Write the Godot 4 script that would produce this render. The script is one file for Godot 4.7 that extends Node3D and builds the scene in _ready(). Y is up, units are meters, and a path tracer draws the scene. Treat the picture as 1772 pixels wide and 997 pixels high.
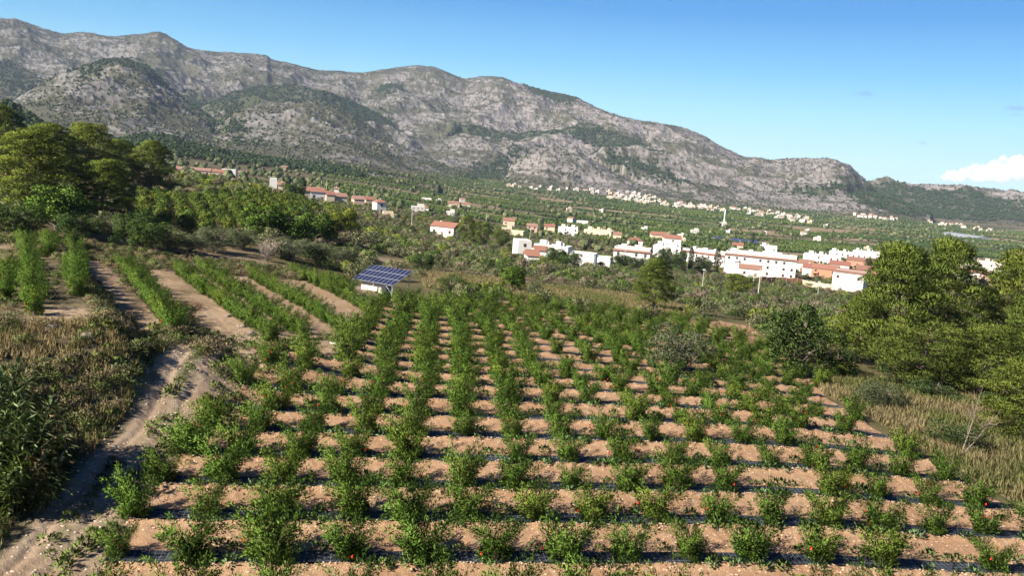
extends Node3D
# A pomegranate orchard on a hillside above a valley of citrus groves, villages and a limestone range.
# Map: the viewer hovers over (0, 16, 0) and looks along -z; x is to the right. Bearings are degrees from -z towards +x.

const TAB_R := [12,30,60,100,130,160,200,240,300,360,450,600,800,1100,1500,2000,3000,6500]
const TAB_H := {
	-48: [0,0,0.5,3,5,6,7,8.5,10,11,12,14,18,22,28,35,45,60],
	-34: [0,0,0.5,3,4.5,5,6,8,9.5,10,11,14,18,22,28,35,45,60],
	-30: [0,0,0.5,3,4,4.5,5.5,7.5,8.5,8,7,8,12,14,15,20,30,40],
	-25: [0,0,0.3,2,2.5,3.2,4.5,6.6,6.5,4,0,-2,2,4,5,5,10,20],
	-20: [0,0,0.2,1,1.5,2.4,4.2,5.6,4,0,-3,-5,-6,-6,-4,0,5,10],
	-16: [0,0,0.1,0.5,0.6,1.6,3.6,4.4,1,-2,-4.5,-7,-9,-10,-8,-6,0,5],
	-12: [0,0,0,-0.8,-1.4,-1.4,-1,-2,-5,-6.5,-9,-12,-14,-14,-12,-10,-5,0],
	-9: [0,0,0,-1.3,-2.6,-3.6,-5,-7,-9.5,-11,-13,-16,-19,-18,-16,-14,-10,-5],
	-4: [0,0,0,-1.5,-3,-4.5,-7,-10,-14,-17,-20,-24,-26,-26,-25,-22,-20,-10],
	0: [0,0,0,-1.6,-3.1,-5,-8,-11.5,-16.5,-20.5,-25,-29.5,-32,-33,-32,-29,-27,-20],
	8: [0,0,0,-1.9,-4,-6.5,-9.5,-13,-18,-21.5,-25.5,-30,-33.5,-37,-39.5,-40,-38,-30],
	16: [0,0,0,-2.2,-5,-7.5,-11,-15,-20,-24,-28,-32,-36,-39.5,-42,-42.5,-42,-40],
	22: [0,0,-0.2,-2.2,-5,-8,-12,-16,-20,-24,-27.5,-32,-36,-40,-42.5,-43,-43,-42],
	26: [0,0,-0.6,-2,-4.8,-8,-12,-16,-20,-24,-27,-32,-36,-40,-42.5,-43.5,-44,-43],
	31: [0,0,-0.9,-2,-4.6,-8,-12,-16,-20,-24,-27,-32,-36,-40,-43,-44,-44,-44],
	48: [0,0,-1,-2,-4.5,-8,-12,-16,-20,-24,-27,-32,-36,-40,-43,-44,-44,-44]}
const PATH_LINE := [Vector2(-17.37, -26.46), Vector2(-17.45, -30.5), Vector2(-18.23, -34.47), Vector2(-19.19, -40.34), Vector2(-19.94, -46.87), Vector2(-21.01, -55), Vector2(-21.73, -62.49), Vector2(-21.37, -67.42)]
# every ridge: [bearing in degrees, crest height, crest distance, foot distance] along it
const RIDGES := [
	[[-32.84,513.8,4800,2500], [-31.21,526.8,4800,2500], [-30.37,531.9,4800,2500], [-29.52,510.4,4750,2500], [-28.21,480.6,4700,2500], [-27.76,485.5,4700,2500], [-26.86,503.5,4700,2450], [-25.64,500.5,4700,2450], [-24.4,511.1,4600,2450], [-22.97,522.6,4500,2400], [-22.16,501.3,4500,2400], [-21.33,468.8,4500,2400], [-20.5,462.8,4500,2400], [-19.49,458.2,4500,2400], [-18.13,457.3,4400,2400], [-16.64,461.5,4400,2400], [-16.39,444.5,4400,2400], [-15.33,431.1,4400,2400], [-13.53,417.2,4400,2400], [-11.72,416.6,4400,2400], [-10.63,427.2,4400,2400], [-9.53,444,4350,2400], [-7.32,467.6,4300,2350], [-6.2,469.4,4300,2350], [-4.85,434.1,4250,2350], [-4.08,419.5,4250,2350], [-3.15,433.8,4200,2300], [-1.64,429.6,4100,2300], [-0.28,405,4100,2300], [1.46,370.5,4000,2250], [3.39,340.4,3900,2250], [4.95,294.7,3800,2200], [6.5,265.1,3700,2200], [8.4,242.9,3600,2200], [10.29,216.9,3500,2200], [11.8,186.3,3400,2200], [12.96,147.4,3300,2200], [14.47,110.1,3200,2200], [16.26,103.9,3100,2200], [17.99,113,3000,2250], [19.87,114.2,2950,2300], [20.75,97.1,2950,2300], [21.69,53,2950,2400], [22.61,13,2900,2500], [24.06,-41.3,2800,2500]],
	[[-32.92,22.5,2600,1500], [-30.82,75.2,2600,1500], [-29.53,118.1,2600,1500], [-28.06,165.5,2650,1500], [-26.55,207.6,2700,1500], [-25.01,231.9,2700,1500], [-23.58,215.8,2700,1500], [-22.6,169.4,2650,1500], [-21.09,118,2600,1500], [-19.72,74.4,2550,1500], [-18.67,38.1,2500,1500], [-17.61,7.4,2400,1500], [-16.16,-29,2300,1600]],
	[[-21.06,61.6,3100,2200], [-20.42,133.4,3150,2200], [-18.74,193.5,3200,2200], [-17.03,232.6,3200,2200], [-15.28,248,3200,2200], [-13.12,237.1,3200,2200], [-11.26,201.4,3200,2200], [-9.37,160.6,3150,2200], [-7.84,120.6,3100,2200], [-6.27,74.4,3000,2200], [-4.28,3.3,2900,2250]],
	[[-20.69,-20.4,2300,1500], [-19.71,56.1,2400,1500], [-18.71,89.6,2400,1500], [-16.63,119,2450,1500], [-14.16,139.3,2450,1500], [-12.71,140,2450,1500], [-11.22,116.6,2400,1500], [-9.31,76.4,2400,1500], [-7.38,39.7,2350,1500], [-5.43,10.1,2300,1550], [-3.87,-7.6,2250,1600], [-1.9,-30.9,2200,1700]],
	[[-9.56,-33.8,2800,2200], [-8.48,16.2,2900,2250], [-6.29,84.3,3000,2300], [-4.04,117,3000,2300], [-2.12,114.7,3000,2300], [-0.18,102.5,3000,2300], [1.02,66.6,2950,2300], [2.23,27.9,2900,2300], [3.46,-14.7,2800,2300]],
	[[-1.49,-44.2,2300,2000], [-0.98,-7.7,2350,2000], [-0.65,21.6,2380,2000], [0.28,43.7,2400,2000], [1.75,75.3,2400,2000], [3.1,73.1,2400,2000], [4.49,48.8,2400,2000], [6.08,21.8,2380,2000], [8.03,-0.3,2350,2000], [9.58,-16.4,2300,2000], [11.11,-30.3,2250,2000]],
	[[3.03,11.9,2700,2150], [4.1,60.4,2700,2150], [5.18,94.5,2700,2150], [7.44,103.8,2700,2150], [9.34,92.5,2700,2150], [10.88,69.4,2700,2150], [12.79,36.9,2650,2150], [15.03,10.6,2600,2150], [16.86,-7.5,2550,2150], [18.66,-24.5,2500,2150]],
	[[18.7,-60.6,3400,2600], [19.98,-11.8,3500,2600], [21.7,56.8,3600,2600], [22.49,76,3600,2600], [23.48,67.4,3600,2600], [25.09,64.1,3600,2600], [26.34,63.6,3600,2600], [27.55,69.4,3600,2600], [28.75,64.7,3600,2600], [30.29,55.6,3600,2600], [32.48,50.4,3600,2600], [36.38,62.7,3600,2600]],
	[[13.7,-38.8,2550,2200], [15.1,-17.8,2600,2200], [17.17,9.8,2600,2200], [19.6,10.3,2600,2200], [21.95,15.7,2600,2200], [23.96,-0.9,2600,2250], [25.62,-25.2,2550,2300]],
	[[-34.5,34.1,950,480], [-32.36,35.1,950,480], [-31.25,36.4,950,480], [-30.4,32.4,950,480], [-29.53,23.2,930,480], [-28.05,10.3,900,500], [-26.53,0.8,880,520], [-24.95,-7.2,850,550]],
	[[-27.75,-23.8,1300,760], [-25.91,-1.1,1400,760], [-25.28,10.8,1450,750], [-23.69,22.2,1500,750], [-22.05,19.3,1500,750], [-20.03,9.5,1500,750], [-17.6,3.5,1450,780], [-15.1,-0.5,1400,800], [-12.18,-1,1350,850], [-9.57,-4.6,1300,900], [-7.66,-9,1250,950], [-5.35,-16.5,1200,1000]]]
# woods on the slopes, as outlines on the map
const WOODS := [
	[Vector2(-1861,-3069), Vector2(-1732,-3023), Vector2(-1241,-2300), Vector2(-1132,-2059), Vector2(-1536,-2619), Vector2(-1524,-2513), Vector2(-1689,-2786)],
	[Vector2(-1197,-2274), Vector2(-1143,-2258), Vector2(-1132,-2328), Vector2(-1533,-3358), Vector2(-1385,-3207), Vector2(-1251,-3031), Vector2(-933,-2298), Vector2(-948,-2197), Vector2(-953,-2074), Vector2(-990,-2036), Vector2(-1023,-1995)],
	[Vector2(-1094,-2937), Vector2(-1014,-2988), Vector2(-943,-2952), Vector2(-891,-2973), Vector2(-803,-2942), Vector2(-753,-3054), Vector2(-685,-3028), Vector2(-642,-3116), Vector2(-548,-3185), Vector2(-412,-2987), Vector2(-416,-2886), Vector2(-472,-2813), Vector2(-533,-2781), Vector2(-474,-2263), Vector2(-513,-2255), Vector2(-678,-2762), Vector2(-731,-2687), Vector2(-794,-2656), Vector2(-831,-2608), Vector2(-869,-2568), Vector2(-978,-2678)],
	[Vector2(-449,-740), Vector2(-439,-748), Vector2(-416,-735), Vector2(-397,-723), Vector2(-381,-715), Vector2(-311,-624), Vector2(-258,-546), Vector2(-212,-419), Vector2(-219,-416), Vector2(-225,-412), Vector2(-232,-409), Vector2(-238,-405), Vector2(-244,-402), Vector2(-313,-516)],
	[Vector2(-359,-740), Vector2(-529,-1121), Vector2(-540,-1231), Vector2(-509,-1257), Vector2(-487,-1266), Vector2(-465,-1275), Vector2(-432,-1268), Vector2(-401,-1263), Vector2(-364,-1240), Vector2(-329,-1221), Vector2(-296,-1219), Vector2(-263,-1217), Vector2(-236,-1205), Vector2(-209,-1195), Vector2(-195,-1115), Vector2(-204,-1011), Vector2(-207,-903), Vector2(-200,-782), Vector2(-176,-622), Vector2(-210,-677), Vector2(-250,-743), Vector2(-259,-721), Vector2(-265,-695), Vector2(-268,-663), Vector2(-258,-603), Vector2(-250,-556), Vector2(-228,-482)],
	[Vector2(-268,-2955), Vector2(-216,-3045), Vector2(-155,-3031), Vector2(-84,-3027), Vector2(-14,-3089), Vector2(48,-3081), Vector2(110,-3082), Vector2(213,-3093), Vector2(312,-3033), Vector2(367,-2974), Vector2(419,-2909), Vector2(424,-2633), Vector2(477,-2647), Vector2(542,-2723), Vector2(424,-2571), Vector2(373,-2576), Vector2(323,-2596), Vector2(275,-2647), Vector2(242,-2882), Vector2(157,-2939), Vector2(48,-2967), Vector2(-11,-2966), Vector2(-69,-2921), Vector2(-164,-2883)],
	[Vector2(165,-2896), Vector2(239,-2629), Vector2(266,-2541), Vector2(300,-2455), Vector2(335,-2392), Vector2(387,-2302), Vector2(312,-2329), Vector2(247,-2403), Vector2(199,-2652), Vector2(181,-2824)],
	[Vector2(-135,-2474), Vector2(-57,-2610), Vector2(12,-2733), Vector2(87,-2826), Vector2(49,-2761), Vector2(-5,-2672), Vector2(-29,-2577), Vector2(-44,-2444), Vector2(-42,-1978), Vector2(-102,-1902)],
	[Vector2(298,-2519), Vector2(364,-2504), Vector2(421,-2428), Vector2(440,-2339), Vector2(385,-2287), Vector2(332,-2367)],
	[Vector2(755,-2444), Vector2(797,-2422), Vector2(842,-2413), Vector2(945,-2472), Vector2(939,-2411), Vector2(842,-2362), Vector2(766,-2373)],
	[Vector2(906,-2408), Vector2(1013,-2560), Vector2(1258,-3029), Vector2(1334,-3017), Vector2(1401,-2985), Vector2(1458,-2938), Vector2(1485,-2875), Vector2(1526,-2842), Vector2(1575,-2806), Vector2(1625,-2774), Vector2(1476,-2430), Vector2(1422,-2429), Vector2(1365,-2425), Vector2(1309,-2421), Vector2(1256,-2423), Vector2(1204,-2428), Vector2(1035,-2186), Vector2(982,-2168), Vector2(934,-2159), Vector2(906,-2240)],
	[Vector2(-1189,-3081), Vector2(-1080,-2906), Vector2(-905,-2534), Vector2(-603,-1857), Vector2(-507,-1598), Vector2(-635,-1841), Vector2(-822,-2208), Vector2(-901,-2296)],
	[Vector2(-622,-3654), Vector2(-531,-3614), Vector2(-482,-3448), Vector2(-503,-3366), Vector2(-586,-3456)],
	[Vector2(-31,-3889), Vector2(98,-3838), Vector2(222,-3747), Vector2(191,-3603), Vector2(119,-3634), Vector2(46,-3659)]]
const ORCHARD := [Vector2(-12.94,-24.66), Vector2(-15.16,-32.43), Vector2(-16.07,-37.89), Vector2(-16.77,-43.54), Vector2(-17.17,-49.31), Vector2(-17.12,-54.24), Vector2(-17.33,-58.62), Vector2(-16.26,-62.24), Vector2(-12.66,-65.96), Vector2(-13.7,-82.52), Vector2(-15.01,-93.67), Vector2(-11.95,-106.29), Vector2(-7.56,-106.4), Vector2(-0.34,-118.24), Vector2(6.05,-115.18), Vector2(14.95,-109.93), Vector2(24.76,-121.14), Vector2(39.04,-139.67), Vector2(31.71,-99.97), Vector2(29.03,-80.07), Vector2(26.77,-69.21), Vector2(26.8,-61.02), Vector2(27.12,-55.1), Vector2(28.39,-50.74), Vector2(28.54,-47.01), Vector2(29.33,-42.06), Vector2(25.43,-30.4)]
const TERRACE_ROWS := [
	[Vector2(-34.91,-57.99), Vector2(-42.04,-70.28)],
	[Vector2(-30.59,-54.05), Vector2(-51.32,-88.89)],
	[Vector2(-31.88,-61.85), Vector2(-53.37,-102.55)],
	[Vector2(-44.3,-80.56), Vector2(-55.17,-100.7)],
	[Vector2(-24.19,-60.37), Vector2(-31.68,-73.6), Vector2(-44.13,-95.39)],
	[Vector2(-18.48,-65.73), Vector2(-27.22,-79.43), Vector2(-38.96,-97.73)],
	[Vector2(-16.88,-69.59), Vector2(-26.67,-85.53), Vector2(-38.56,-103.84)],
	[Vector2(-14.11,-73.14), Vector2(-21.6,-86.54), Vector2(-32.42,-103.64)],
	[Vector2(-14.54,-87.3), Vector2(-22.69,-101.74), Vector2(-30.02,-113.29)],
	[Vector2(-18.71,-97.55), Vector2(-24.92,-111.52)]]
# kind, x, z, height, crown radius, label
const TREES := [
	["pine",38.88,-83.72,13.5,4.6,"tall Aleppo pine with a broad crown beside the orchard corner"],
	["pine",48.01,-92.19,14.5,4.4,"tallest pine of the grove beside the orchard, rounded pointed top"],
	["pine",56.93,-95.38,14.5,4.6,"dark pine at the right edge of the picture, in front of the brown tower"],
	["pine",50.68,-79.02,11,4.4,"pine cut by the right edge of the picture, lower than its neighbour"],
	["pine",37.73,-91.1,7.5,3.8,"low spreading pine left of the tall pines, beside the dark carob"],
	["pine",38.05,-77.3,6.5,4.2,"low pine with flat spreading boughs in front of the tall pines"],
	["pine",43.14,-76.25,7,4,"low leaning pine over the dry grass, under the dark right pine"],
	["pine",38.65,-61.57,6.5,3.2,"dark young pine at the right edge above the dry grass bank"],
	["pine",81.6,-191.39,8,3.6,"pine behind the dark carob and left of the tall pines"],
	["pine",22.96,-136.03,8.5,3.4,"single layered pine beyond the orchard in front of the white villas"],
	["carob",27.75,-78.89,6.9,3.7,"dark dense carob tree at the far right corner of the orchard"],
	["olive",14.98,-73.42,4.6,3.4,"grey-green olive tree standing alone among the pomegranate rows"],
	["shrub",32.33,-82.2,3,2.5,"yellowish leafy fig bush between the dark carob and the pines"],
	["yellow",64.73,-242.08,7,4.2,"round yellow-green tree beside two street lamps below the town"],
	["pine",-118.75,-196.38,15,5,"dark pine at the left edge rising above the driveway gate"],
	["pine",-149.73,-260.18,9,4.5,"round pine just right of the white gate pillars"],
	["pine",-287.8,-544.2,8,5,"flat-topped pine standing highest behind the left pine wood"],
	["pine",-94.02,-170.78,13,6,"broad pine in the left wood beside the driveway"],
	["pine",-89.99,-178.44,14,6.2,"largest round pine in the middle of the left wood"],
	["pine",-88.35,-189.46,11,4.6,"pine of the left wood standing second from its right end"],
	["pine",-82.02,-189.69,11.5,5,"last pine at the right end of the left wood"],
	["pine",-67.91,-119.49,12.5,6,"bright pine in front of the left wood above the terraced rows"],
	["pine",-60.83,-124.73,10,4.6,"bright round pine standing apart in front of the left wood"],
	["fig",-60.5,-112.1,6,4,"bright green fig tree below the two front pines of the left wood"],
	["carob",-57.08,-97.14,4.2,3.6,"dark round tree behind the upper terrace at the left edge"],
	["carob",-55.89,-109.4,3.6,3.2,"dark green tree behind the end of the upper terrace"],
	["olive",-53.03,-111.9,3.6,3,"grey-green tree at the top end of the terrace bank"],
	["carob",-49.63,-110.48,5,3.2,"dark tree shading the top of the second terrace"],
	["carob",-46.87,-109.36,4.6,3.2,"dark tree in the black shade between terraces and grove"],
	["olive",-45.01,-109.95,3.8,3,"grey olive right of the black shade at the terrace head"],
	["olive",-42.81,-112.1,3.4,3,"wide grey olive above the third terrace row"],
	["olive",-41.29,-117.56,3.6,3.2,"grey-green olive below the persimmon grove"],
	["olive",-40.19,-125.37,3.2,3,"low grey olive next to the bare bush"],
	["fig",-41.9,-141.02,6,3.6,"dark green walnut at the lower corner of the persimmon grove"],
	["fig",-37.55,-144,5.5,3.6,"large-leaved green tree above the bare bush"],
	["fig",-36.1,-154.62,6,3.6,"large-leaved green tree in the middle of the row behind the solar shelter"],
	["yellow",-37.51,-181.52,7,4.2,"yellowing broad tree at the end of the persimmon grove"],
	["olive",-32.72,-124.85,3.8,3,"olive bush left of the solar shelter"],
	["olive",-30.45,-129.79,4,3.2,"olive bush just behind the rows left of the solar shelter"],
	["olive",-27.35,-135.2,3.6,2.8,"olive bush close behind the left end of the solar panels"],
	["shrub",-8.7,-118.84,3.2,2.6,"dark leafy bush right of the solar shelter"],
	["carob",-16.68,-154.73,3.5,2.6,"green bush in the dry grass behind the solar shelter"],
	["fig",-0.05,-133.86,4.2,2.3,"bright green sapling at the edge of the dry grass strip"],
	["olive",3.44,-123.86,3.2,1.6,"slim grey-green olive sapling at the dry grass strip"],
	["olive",30.65,-67.51,2.2,2.2,"low grey-green bush at the orchard's right edge"],
	["shrub",31.42,-57.56,2.2,2.3,"round dark green bush on the dry bank right of the orchard"],
	["shrub",36.92,-77.79,2.2,2.6,"green thicket on the dry bank under the low pine"],
	["shrub",38.52,-74.42,2,2.6,"green bush in front of the low pines, left of the dead tree"],
	["shrub",42.31,-71,2,2.2,"green bush on the bank right of the dead tree"],
	["yellow",31.46,-79.85,2,1.6,"small yellow-green bush under the dark carob"],
	["pine",-21.9,-376.05,12,4.6,"dark pine right of the red-roofed white house"],
	["pine",-14.94,-389.3,11,4.2,"second dark pine right of the red-roofed white house"],
	["pine",-6.94,-404.51,9,4.6,"pine left of the long white villa"],
	["olive",-36.76,-522.55,8,6,"pale round tree behind the red-roofed white house"],
	["olive",43.08,-493.36,8,4.6,"grey tree between the long white villa and the beige hall"],
	["olive",59.94,-505.49,7,4.2,"grey-green tree in front of the beige hall"],
	["carob",14.6,-289.09,7,4.6,"dark tree in front of the long white villa"],
	["carob",17.73,-269.52,6,4.4,"green tree below the long white villa, right of its dark neighbour"],
	["carob",41.19,-330.11,6.5,4.4,"dark tree left of the long red-edged house"],
	["carob",47.09,-326.99,6,4.4,"dark tree in front of the long red-edged house"],
	["carob",67.1,-374.76,10,4.6,"dark tree below the white chapel"],
	["carob",71.08,-368.55,10,4,"dark tree left of the long apartment block's wing"],
	["cypress",77.08,-371.92,11,1.6,"dark cypress in front of the apartment block's wing"],
	["carob",83.54,-375.77,8,4.6,"dark tree in front of the middle of the apartment block's wing"],
	["cypress",92.53,-388.94,12,1.7,"cypress at the corner of the long apartment block"],
	["yellow",125.51,-424.55,8,3.6,"bright green tree against the long white apartment block"],
	["carob",137.05,-422.49,6,4.2,"dark round tree at the right end of the apartment block"],
	["cypress",-98.72,-390.72,10,2,"dark cypress left of the red-roofed row of cottages"],
	["carob",-90.43,-344.1,7,5.5,"round dark tree left of the cypress and cottages"],
	["cypress",32,-691.84,10,1.5,"slim cypress in front of the white modern house"],
	["cypress",207.95,-751.5,11,1.6,"slim cypress beside the solar field"],
	["carob",152.81,-378.29,8,5,"dark tree right of the white house with the orange roof"],
	["carob",204.72,-486.38,11,5.5,"dark tree behind the pines at the town edge"],
	["palm",49.47,-685.61,9,2.6,"palm in front of the white modern house"],
	["palm",13.66,-663.56,9,3.2,"bushy palm left of the white modern house"],
	["palm",107.85,-469.31,11,2.6,"palm in front of the apartment block's wing"]]
# x, z, width, wall height, depth, roof, wall, turn from facing the viewer, storeys, label
const HOUSES := [
	[-33.1,-380,11.4,4.2,9,"gable","white",-25,1,"white house with an orange gable roof beside the dark pines"],
	[-72,-452.3,5.3,6,7,"hip","white",20,2,"white two-storey house with a red hipped roof at the end of the cottages"],
	[-104.1,-363,3.1,6.5,6,"flat","white",0,2,"white tower-like house left of the dark round tree"],
	[-106.6,-384.5,3,4.5,6,"gable","cream",0,1,"cream cottage between the white tower house and the round tree"],
	[-97.9,-394,3.9,4,8,"gable","cream",10,1,"first cottage right of the dark cypress, orange roof"],
	[-98.5,-420.2,7.6,4.4,9,"gable","white",10,1,"long white arcaded cottage with a pinkish roof"],
	[-100.2,-456.7,4.4,3.6,8,"gable","cream",10,1,"small cream cottage right of the arcaded one"],
	[-122.7,-576.4,3.2,5,5,"gable","white",0,1,"small white gabled house alone behind the cottages"],
	[-96.5,-465.6,7.1,3.6,8,"gable","cream",12,1,"low cream house in the middle of the cottage row"],
	[-91.7,-494.5,6.1,3.6,8,"gable","pink",12,1,"pink-walled house right of the middle of the cottage row"],
	[-92.2,-532.1,5.1,3.6,8,"gable","cream",12,1,"low cream house next to the red-hipped white house"],
	[-90.1,-839.4,9.7,3,8,"flat","white",0,1,"long low white shed among the dark groves"],
	[-68.4,-629.9,5.6,3,8,"hip","white",0,1,"small white farmhouse with a red roof beyond the pine trees"],
	[-64.1,-425.3,5.3,2.6,5,"flat","cream",5,1,"low cream outbuilding below the red-hipped white house"],
	[-62.5,-830.6,11.3,3.4,8,"gable","cream",0,1,"cream farmhouse at the edge of the green fields"],
	[-51.8,-850.4,8.1,3.2,8,"gable","white",0,1,"white farmhouse beside an orange dirt field"],
	[4,-352.6,5.8,6.2,9,"flat","white",15,2,"tall white left block of the long villa"],
	[16.6,-395.4,16.9,4,7,"flat","white",-20,1,"long narrow white middle wing of the villa"],
	[24.4,-309.2,9.3,4.6,9,"flat","white",-8,1,"white lower block of the villa with a terrace"],
	[34.4,-332.9,6.4,3.2,8,"flat","white",-8,1,"low white end block of the villa"],
	[10.3,-327,4.9,4,7,"gable","white",10,1,"small white house with an orange roof in front of the villa"],
	[5.7,-253.4,3.5,3.4,7,"gable","white",10,1,"lowest white house with an orange roof below the villa"],
	[78.1,-558.4,10,4,9,"hip","white",0,1,"white bungalow with a red hipped roof behind the long red-edged house"],
	[52.4,-381.9,16.3,5.6,9,"edge","white",-6,2,"long two-storey white house with a red roof edge"],
	[111.7,-666.2,11.9,4.5,10,"gable","cream",10,1,"orange-roofed house left of the white chapel"],
	[110.1,-598.6,11.6,6,10,"gable","white",10,2,"white house with orange roof and chimney beside the chapel"],
	[83.5,-470,14.9,6.4,9,"flat","white",-5,2,"big plain white block below the orange-roofed houses"],
	[-6.4,-673.7,9.2,4,9,"gable","cream",0,1,"cream house at the far left of the upper villas"],
	[-0.6,-551.7,10.5,3,8,"flat","cream",-10,1,"long cream garden building behind the dark pines"],
	[11.4,-630,7.7,4.4,8,"gable","pink",0,2,"pinkish house behind the bushy palm"],
	[24.4,-635.2,7.8,5,8,"gable","cream",0,2,"cream house with orange roof left of the slim cypress"],
	[37.7,-625.2,14.5,5.5,9,"flat","white",0,2,"white modern house with terraces behind the palm"],
	[60.9,-799.2,10.9,4,9,"flat","white",0,1,"white box house behind the modern house"],
	[61,-643,21.1,4.6,14,"flat","cream",-12,1,"wide beige hall with a pale flat roof"],
	[74.1,-626.8,6,3.6,8,"gable","cream",0,1,"small cream house at the right end of the beige hall"],
	[100.5,-455.9,25.3,5.5,12,"edge","white",-28,2,"left wing of the apartment block with red roof edge"],
	[118.5,-410.9,33.2,9,13,"edge","white",-3,3,"long three-storey white apartment block with red roof edge"],
	[109.5,-394.2,10,3.8,8,"gable","white",0,1,"red-roofed annex in front of the apartment block"],
	[104.4,-405.5,5.7,4.6,6,"flat","white",0,1,"small white annex left of the red-roofed one"],
	[194.3,-656.5,13,4.6,9,"flat","white",0,1,"white penthouse block behind the apartment roof"],
	[166.4,-640.1,8.1,4,8,"gable","cream",0,1,"red-roofed house behind the apartment block"],
	[201.8,-561,23.5,5.8,10,"flat","white",-3,2,"left row of white flat-roofed town houses"],
	[248,-631.2,30.4,5.6,10,"flat","white",-3,2,"middle row of white flat-roofed town houses with chimneys"],
	[283.2,-689.6,20.3,5,10,"flat","white",-3,2,"rear row of white flat-roofed town houses"],
	[222,-546.4,17.6,5.2,9,"gable","brick",0,1,"house with a big brown roof and brick gable"],
	[160.6,-476.4,12.3,4.6,9,"gable","white",5,1,"white house with red roof right of the apartment block"],
	[154.4,-443.7,7.7,4.2,9,"gable","white",-5,1,"white low house among red roofs behind the orange wall"],
	[158.2,-434,12.6,4.8,9,"gable","orange",-8,2,"orange house with tiled roof behind the garden wall"],
	[184,-482.6,10.5,5,9,"gable","white",0,2,"white house with red roof behind the orange house"],
	[141.2,-359,12.6,7.6,8,"shed","white",-12,2,"white house with a plain bright wall and orange roof at the town edge"],
	[195.4,-471.6,11.1,4,9,"gable","brick",0,1,"dark red roofed house right of the bright white wall"],
	[300.1,-553,26.5,11,11,"flat","beige",0,3,"grey-beige town building seen between the pines"],
	[259.5,-486.8,11.3,7,8,"gable","white",0,2,"white house with a red roof low between the pines"],
	[275.2,-493.7,10,6,8,"gable","pink",0,2,"pinkish house low between the pines"],
	[411.7,-688.4,16.3,14,7,"flat","stone",0,3,"brown stone tower at the right edge behind the pines"],
	[-216.8,-569.5,21.5,3.2,8,"gable","pink",-6,1,"long terrace of pink-roofed houses below the pine forest"],
	[-215.5,-605.9,13.1,3,8,"gable","cream",-6,1,"orange-roofed terrace next to the pink-roofed one"],
	[-226.6,-667.7,10.5,4.6,9,"flat","white",-6,1,"long white house right of the orange-roofed terrace"],
	[-210.5,-651.3,5.6,3.6,8,"gable","pink",0,1,"small house right of the long white one below the forest"],
	[-266.9,-971.2,6.8,3.4,8,"gable","pink",0,1,"small pinkish house in the pine forest clearing"]]
const VILLAGE_A := [Vector2(286,-1938), Vector2(271,-2062), Vector2(218,-2055), Vector2(262,-2091), Vector2(203,-1904), Vector2(287,-2067), Vector2(240,-1883), Vector2(290,-1902), Vector2(254,-2037), Vector2(292,-2089), Vector2(315,-2086), Vector2(270,-1919), Vector2(227,-1953), Vector2(267,-2042), Vector2(235,-2060), Vector2(302,-2053), Vector2(225,-2013), Vector2(254,-1986), Vector2(297,-2024), Vector2(204,-1948), Vector2(216,-1991), Vector2(236,-1905), Vector2(287,-1997), Vector2(286,-2035), Vector2(233,-2020), Vector2(282,-2048), Vector2(303,-2070), Vector2(249,-2005), Vector2(258,-1884), Vector2(309,-1962), Vector2(275,-1928), Vector2(247,-2050), Vector2(314,-2048), Vector2(324,-2067), Vector2(288,-1917), Vector2(226,-2037), Vector2(239,-2039), Vector2(277,-2084), Vector2(214,-2075), Vector2(235,-1922), Vector2(307,-2025), Vector2(258,-2010), Vector2(299,-2041), Vector2(271,-1992), Vector2(238,-2074), Vector2(273,-1861)]
const VILLAGE_B := [Vector2(364,-1814), Vector2(351,-1780), Vector2(330,-1772), Vector2(384,-1800), Vector2(417,-1933), Vector2(430,-2032), Vector2(318,-1895), Vector2(372,-1769), Vector2(390,-1841), Vector2(435,-1849), Vector2(409,-1871), Vector2(436,-1950), Vector2(395,-1813), Vector2(317,-1739), Vector2(407,-1717), Vector2(367,-1907), Vector2(378,-2004), Vector2(327,-1983), Vector2(486,-1961), Vector2(449,-1944), Vector2(338,-1989), Vector2(428,-1860), Vector2(410,-1885), Vector2(360,-1893), Vector2(493,-1943), Vector2(357,-1957), Vector2(304,-1761), Vector2(398,-1997), Vector2(328,-2007), Vector2(355,-1922), Vector2(383,-1718), Vector2(484,-1931), Vector2(388,-1734), Vector2(310,-1786), Vector2(362,-1789), Vector2(360,-1844), Vector2(428,-2011), Vector2(418,-1754), Vector2(403,-1912), Vector2(483,-1882), Vector2(468,-1873), Vector2(386,-1930), Vector2(499,-1967), Vector2(349,-1740)]
const VILLAGE_C := [Vector2(516,-1897), Vector2(604,-1862), Vector2(451,-1676), Vector2(564,-1787), Vector2(557,-1857), Vector2(490,-1475), Vector2(499,-1854), Vector2(521,-1877), Vector2(509,-1589), Vector2(531,-1911), Vector2(536,-1810), Vector2(498,-1577), Vector2(524,-1812), Vector2(520,-1934), Vector2(543,-1615), Vector2(514,-1677), Vector2(491,-1599), Vector2(537,-1896), Vector2(541,-1631), Vector2(592,-1757), Vector2(540,-1669), Vector2(479,-1594), Vector2(504,-1840), Vector2(551,-1689), Vector2(494,-1451), Vector2(573,-1818), Vector2(585,-2004), Vector2(550,-2046), Vector2(468,-1683), Vector2(473,-1673), Vector2(552,-2094), Vector2(578,-1728), Vector2(502,-1768), Vector2(454,-1624), Vector2(509,-1745), Vector2(557,-1812), Vector2(479,-1496), Vector2(587,-1900), Vector2(586,-1935), Vector2(572,-1854), Vector2(465,-1641), Vector2(563,-1825), Vector2(506,-1523), Vector2(530,-1674)]
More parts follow.
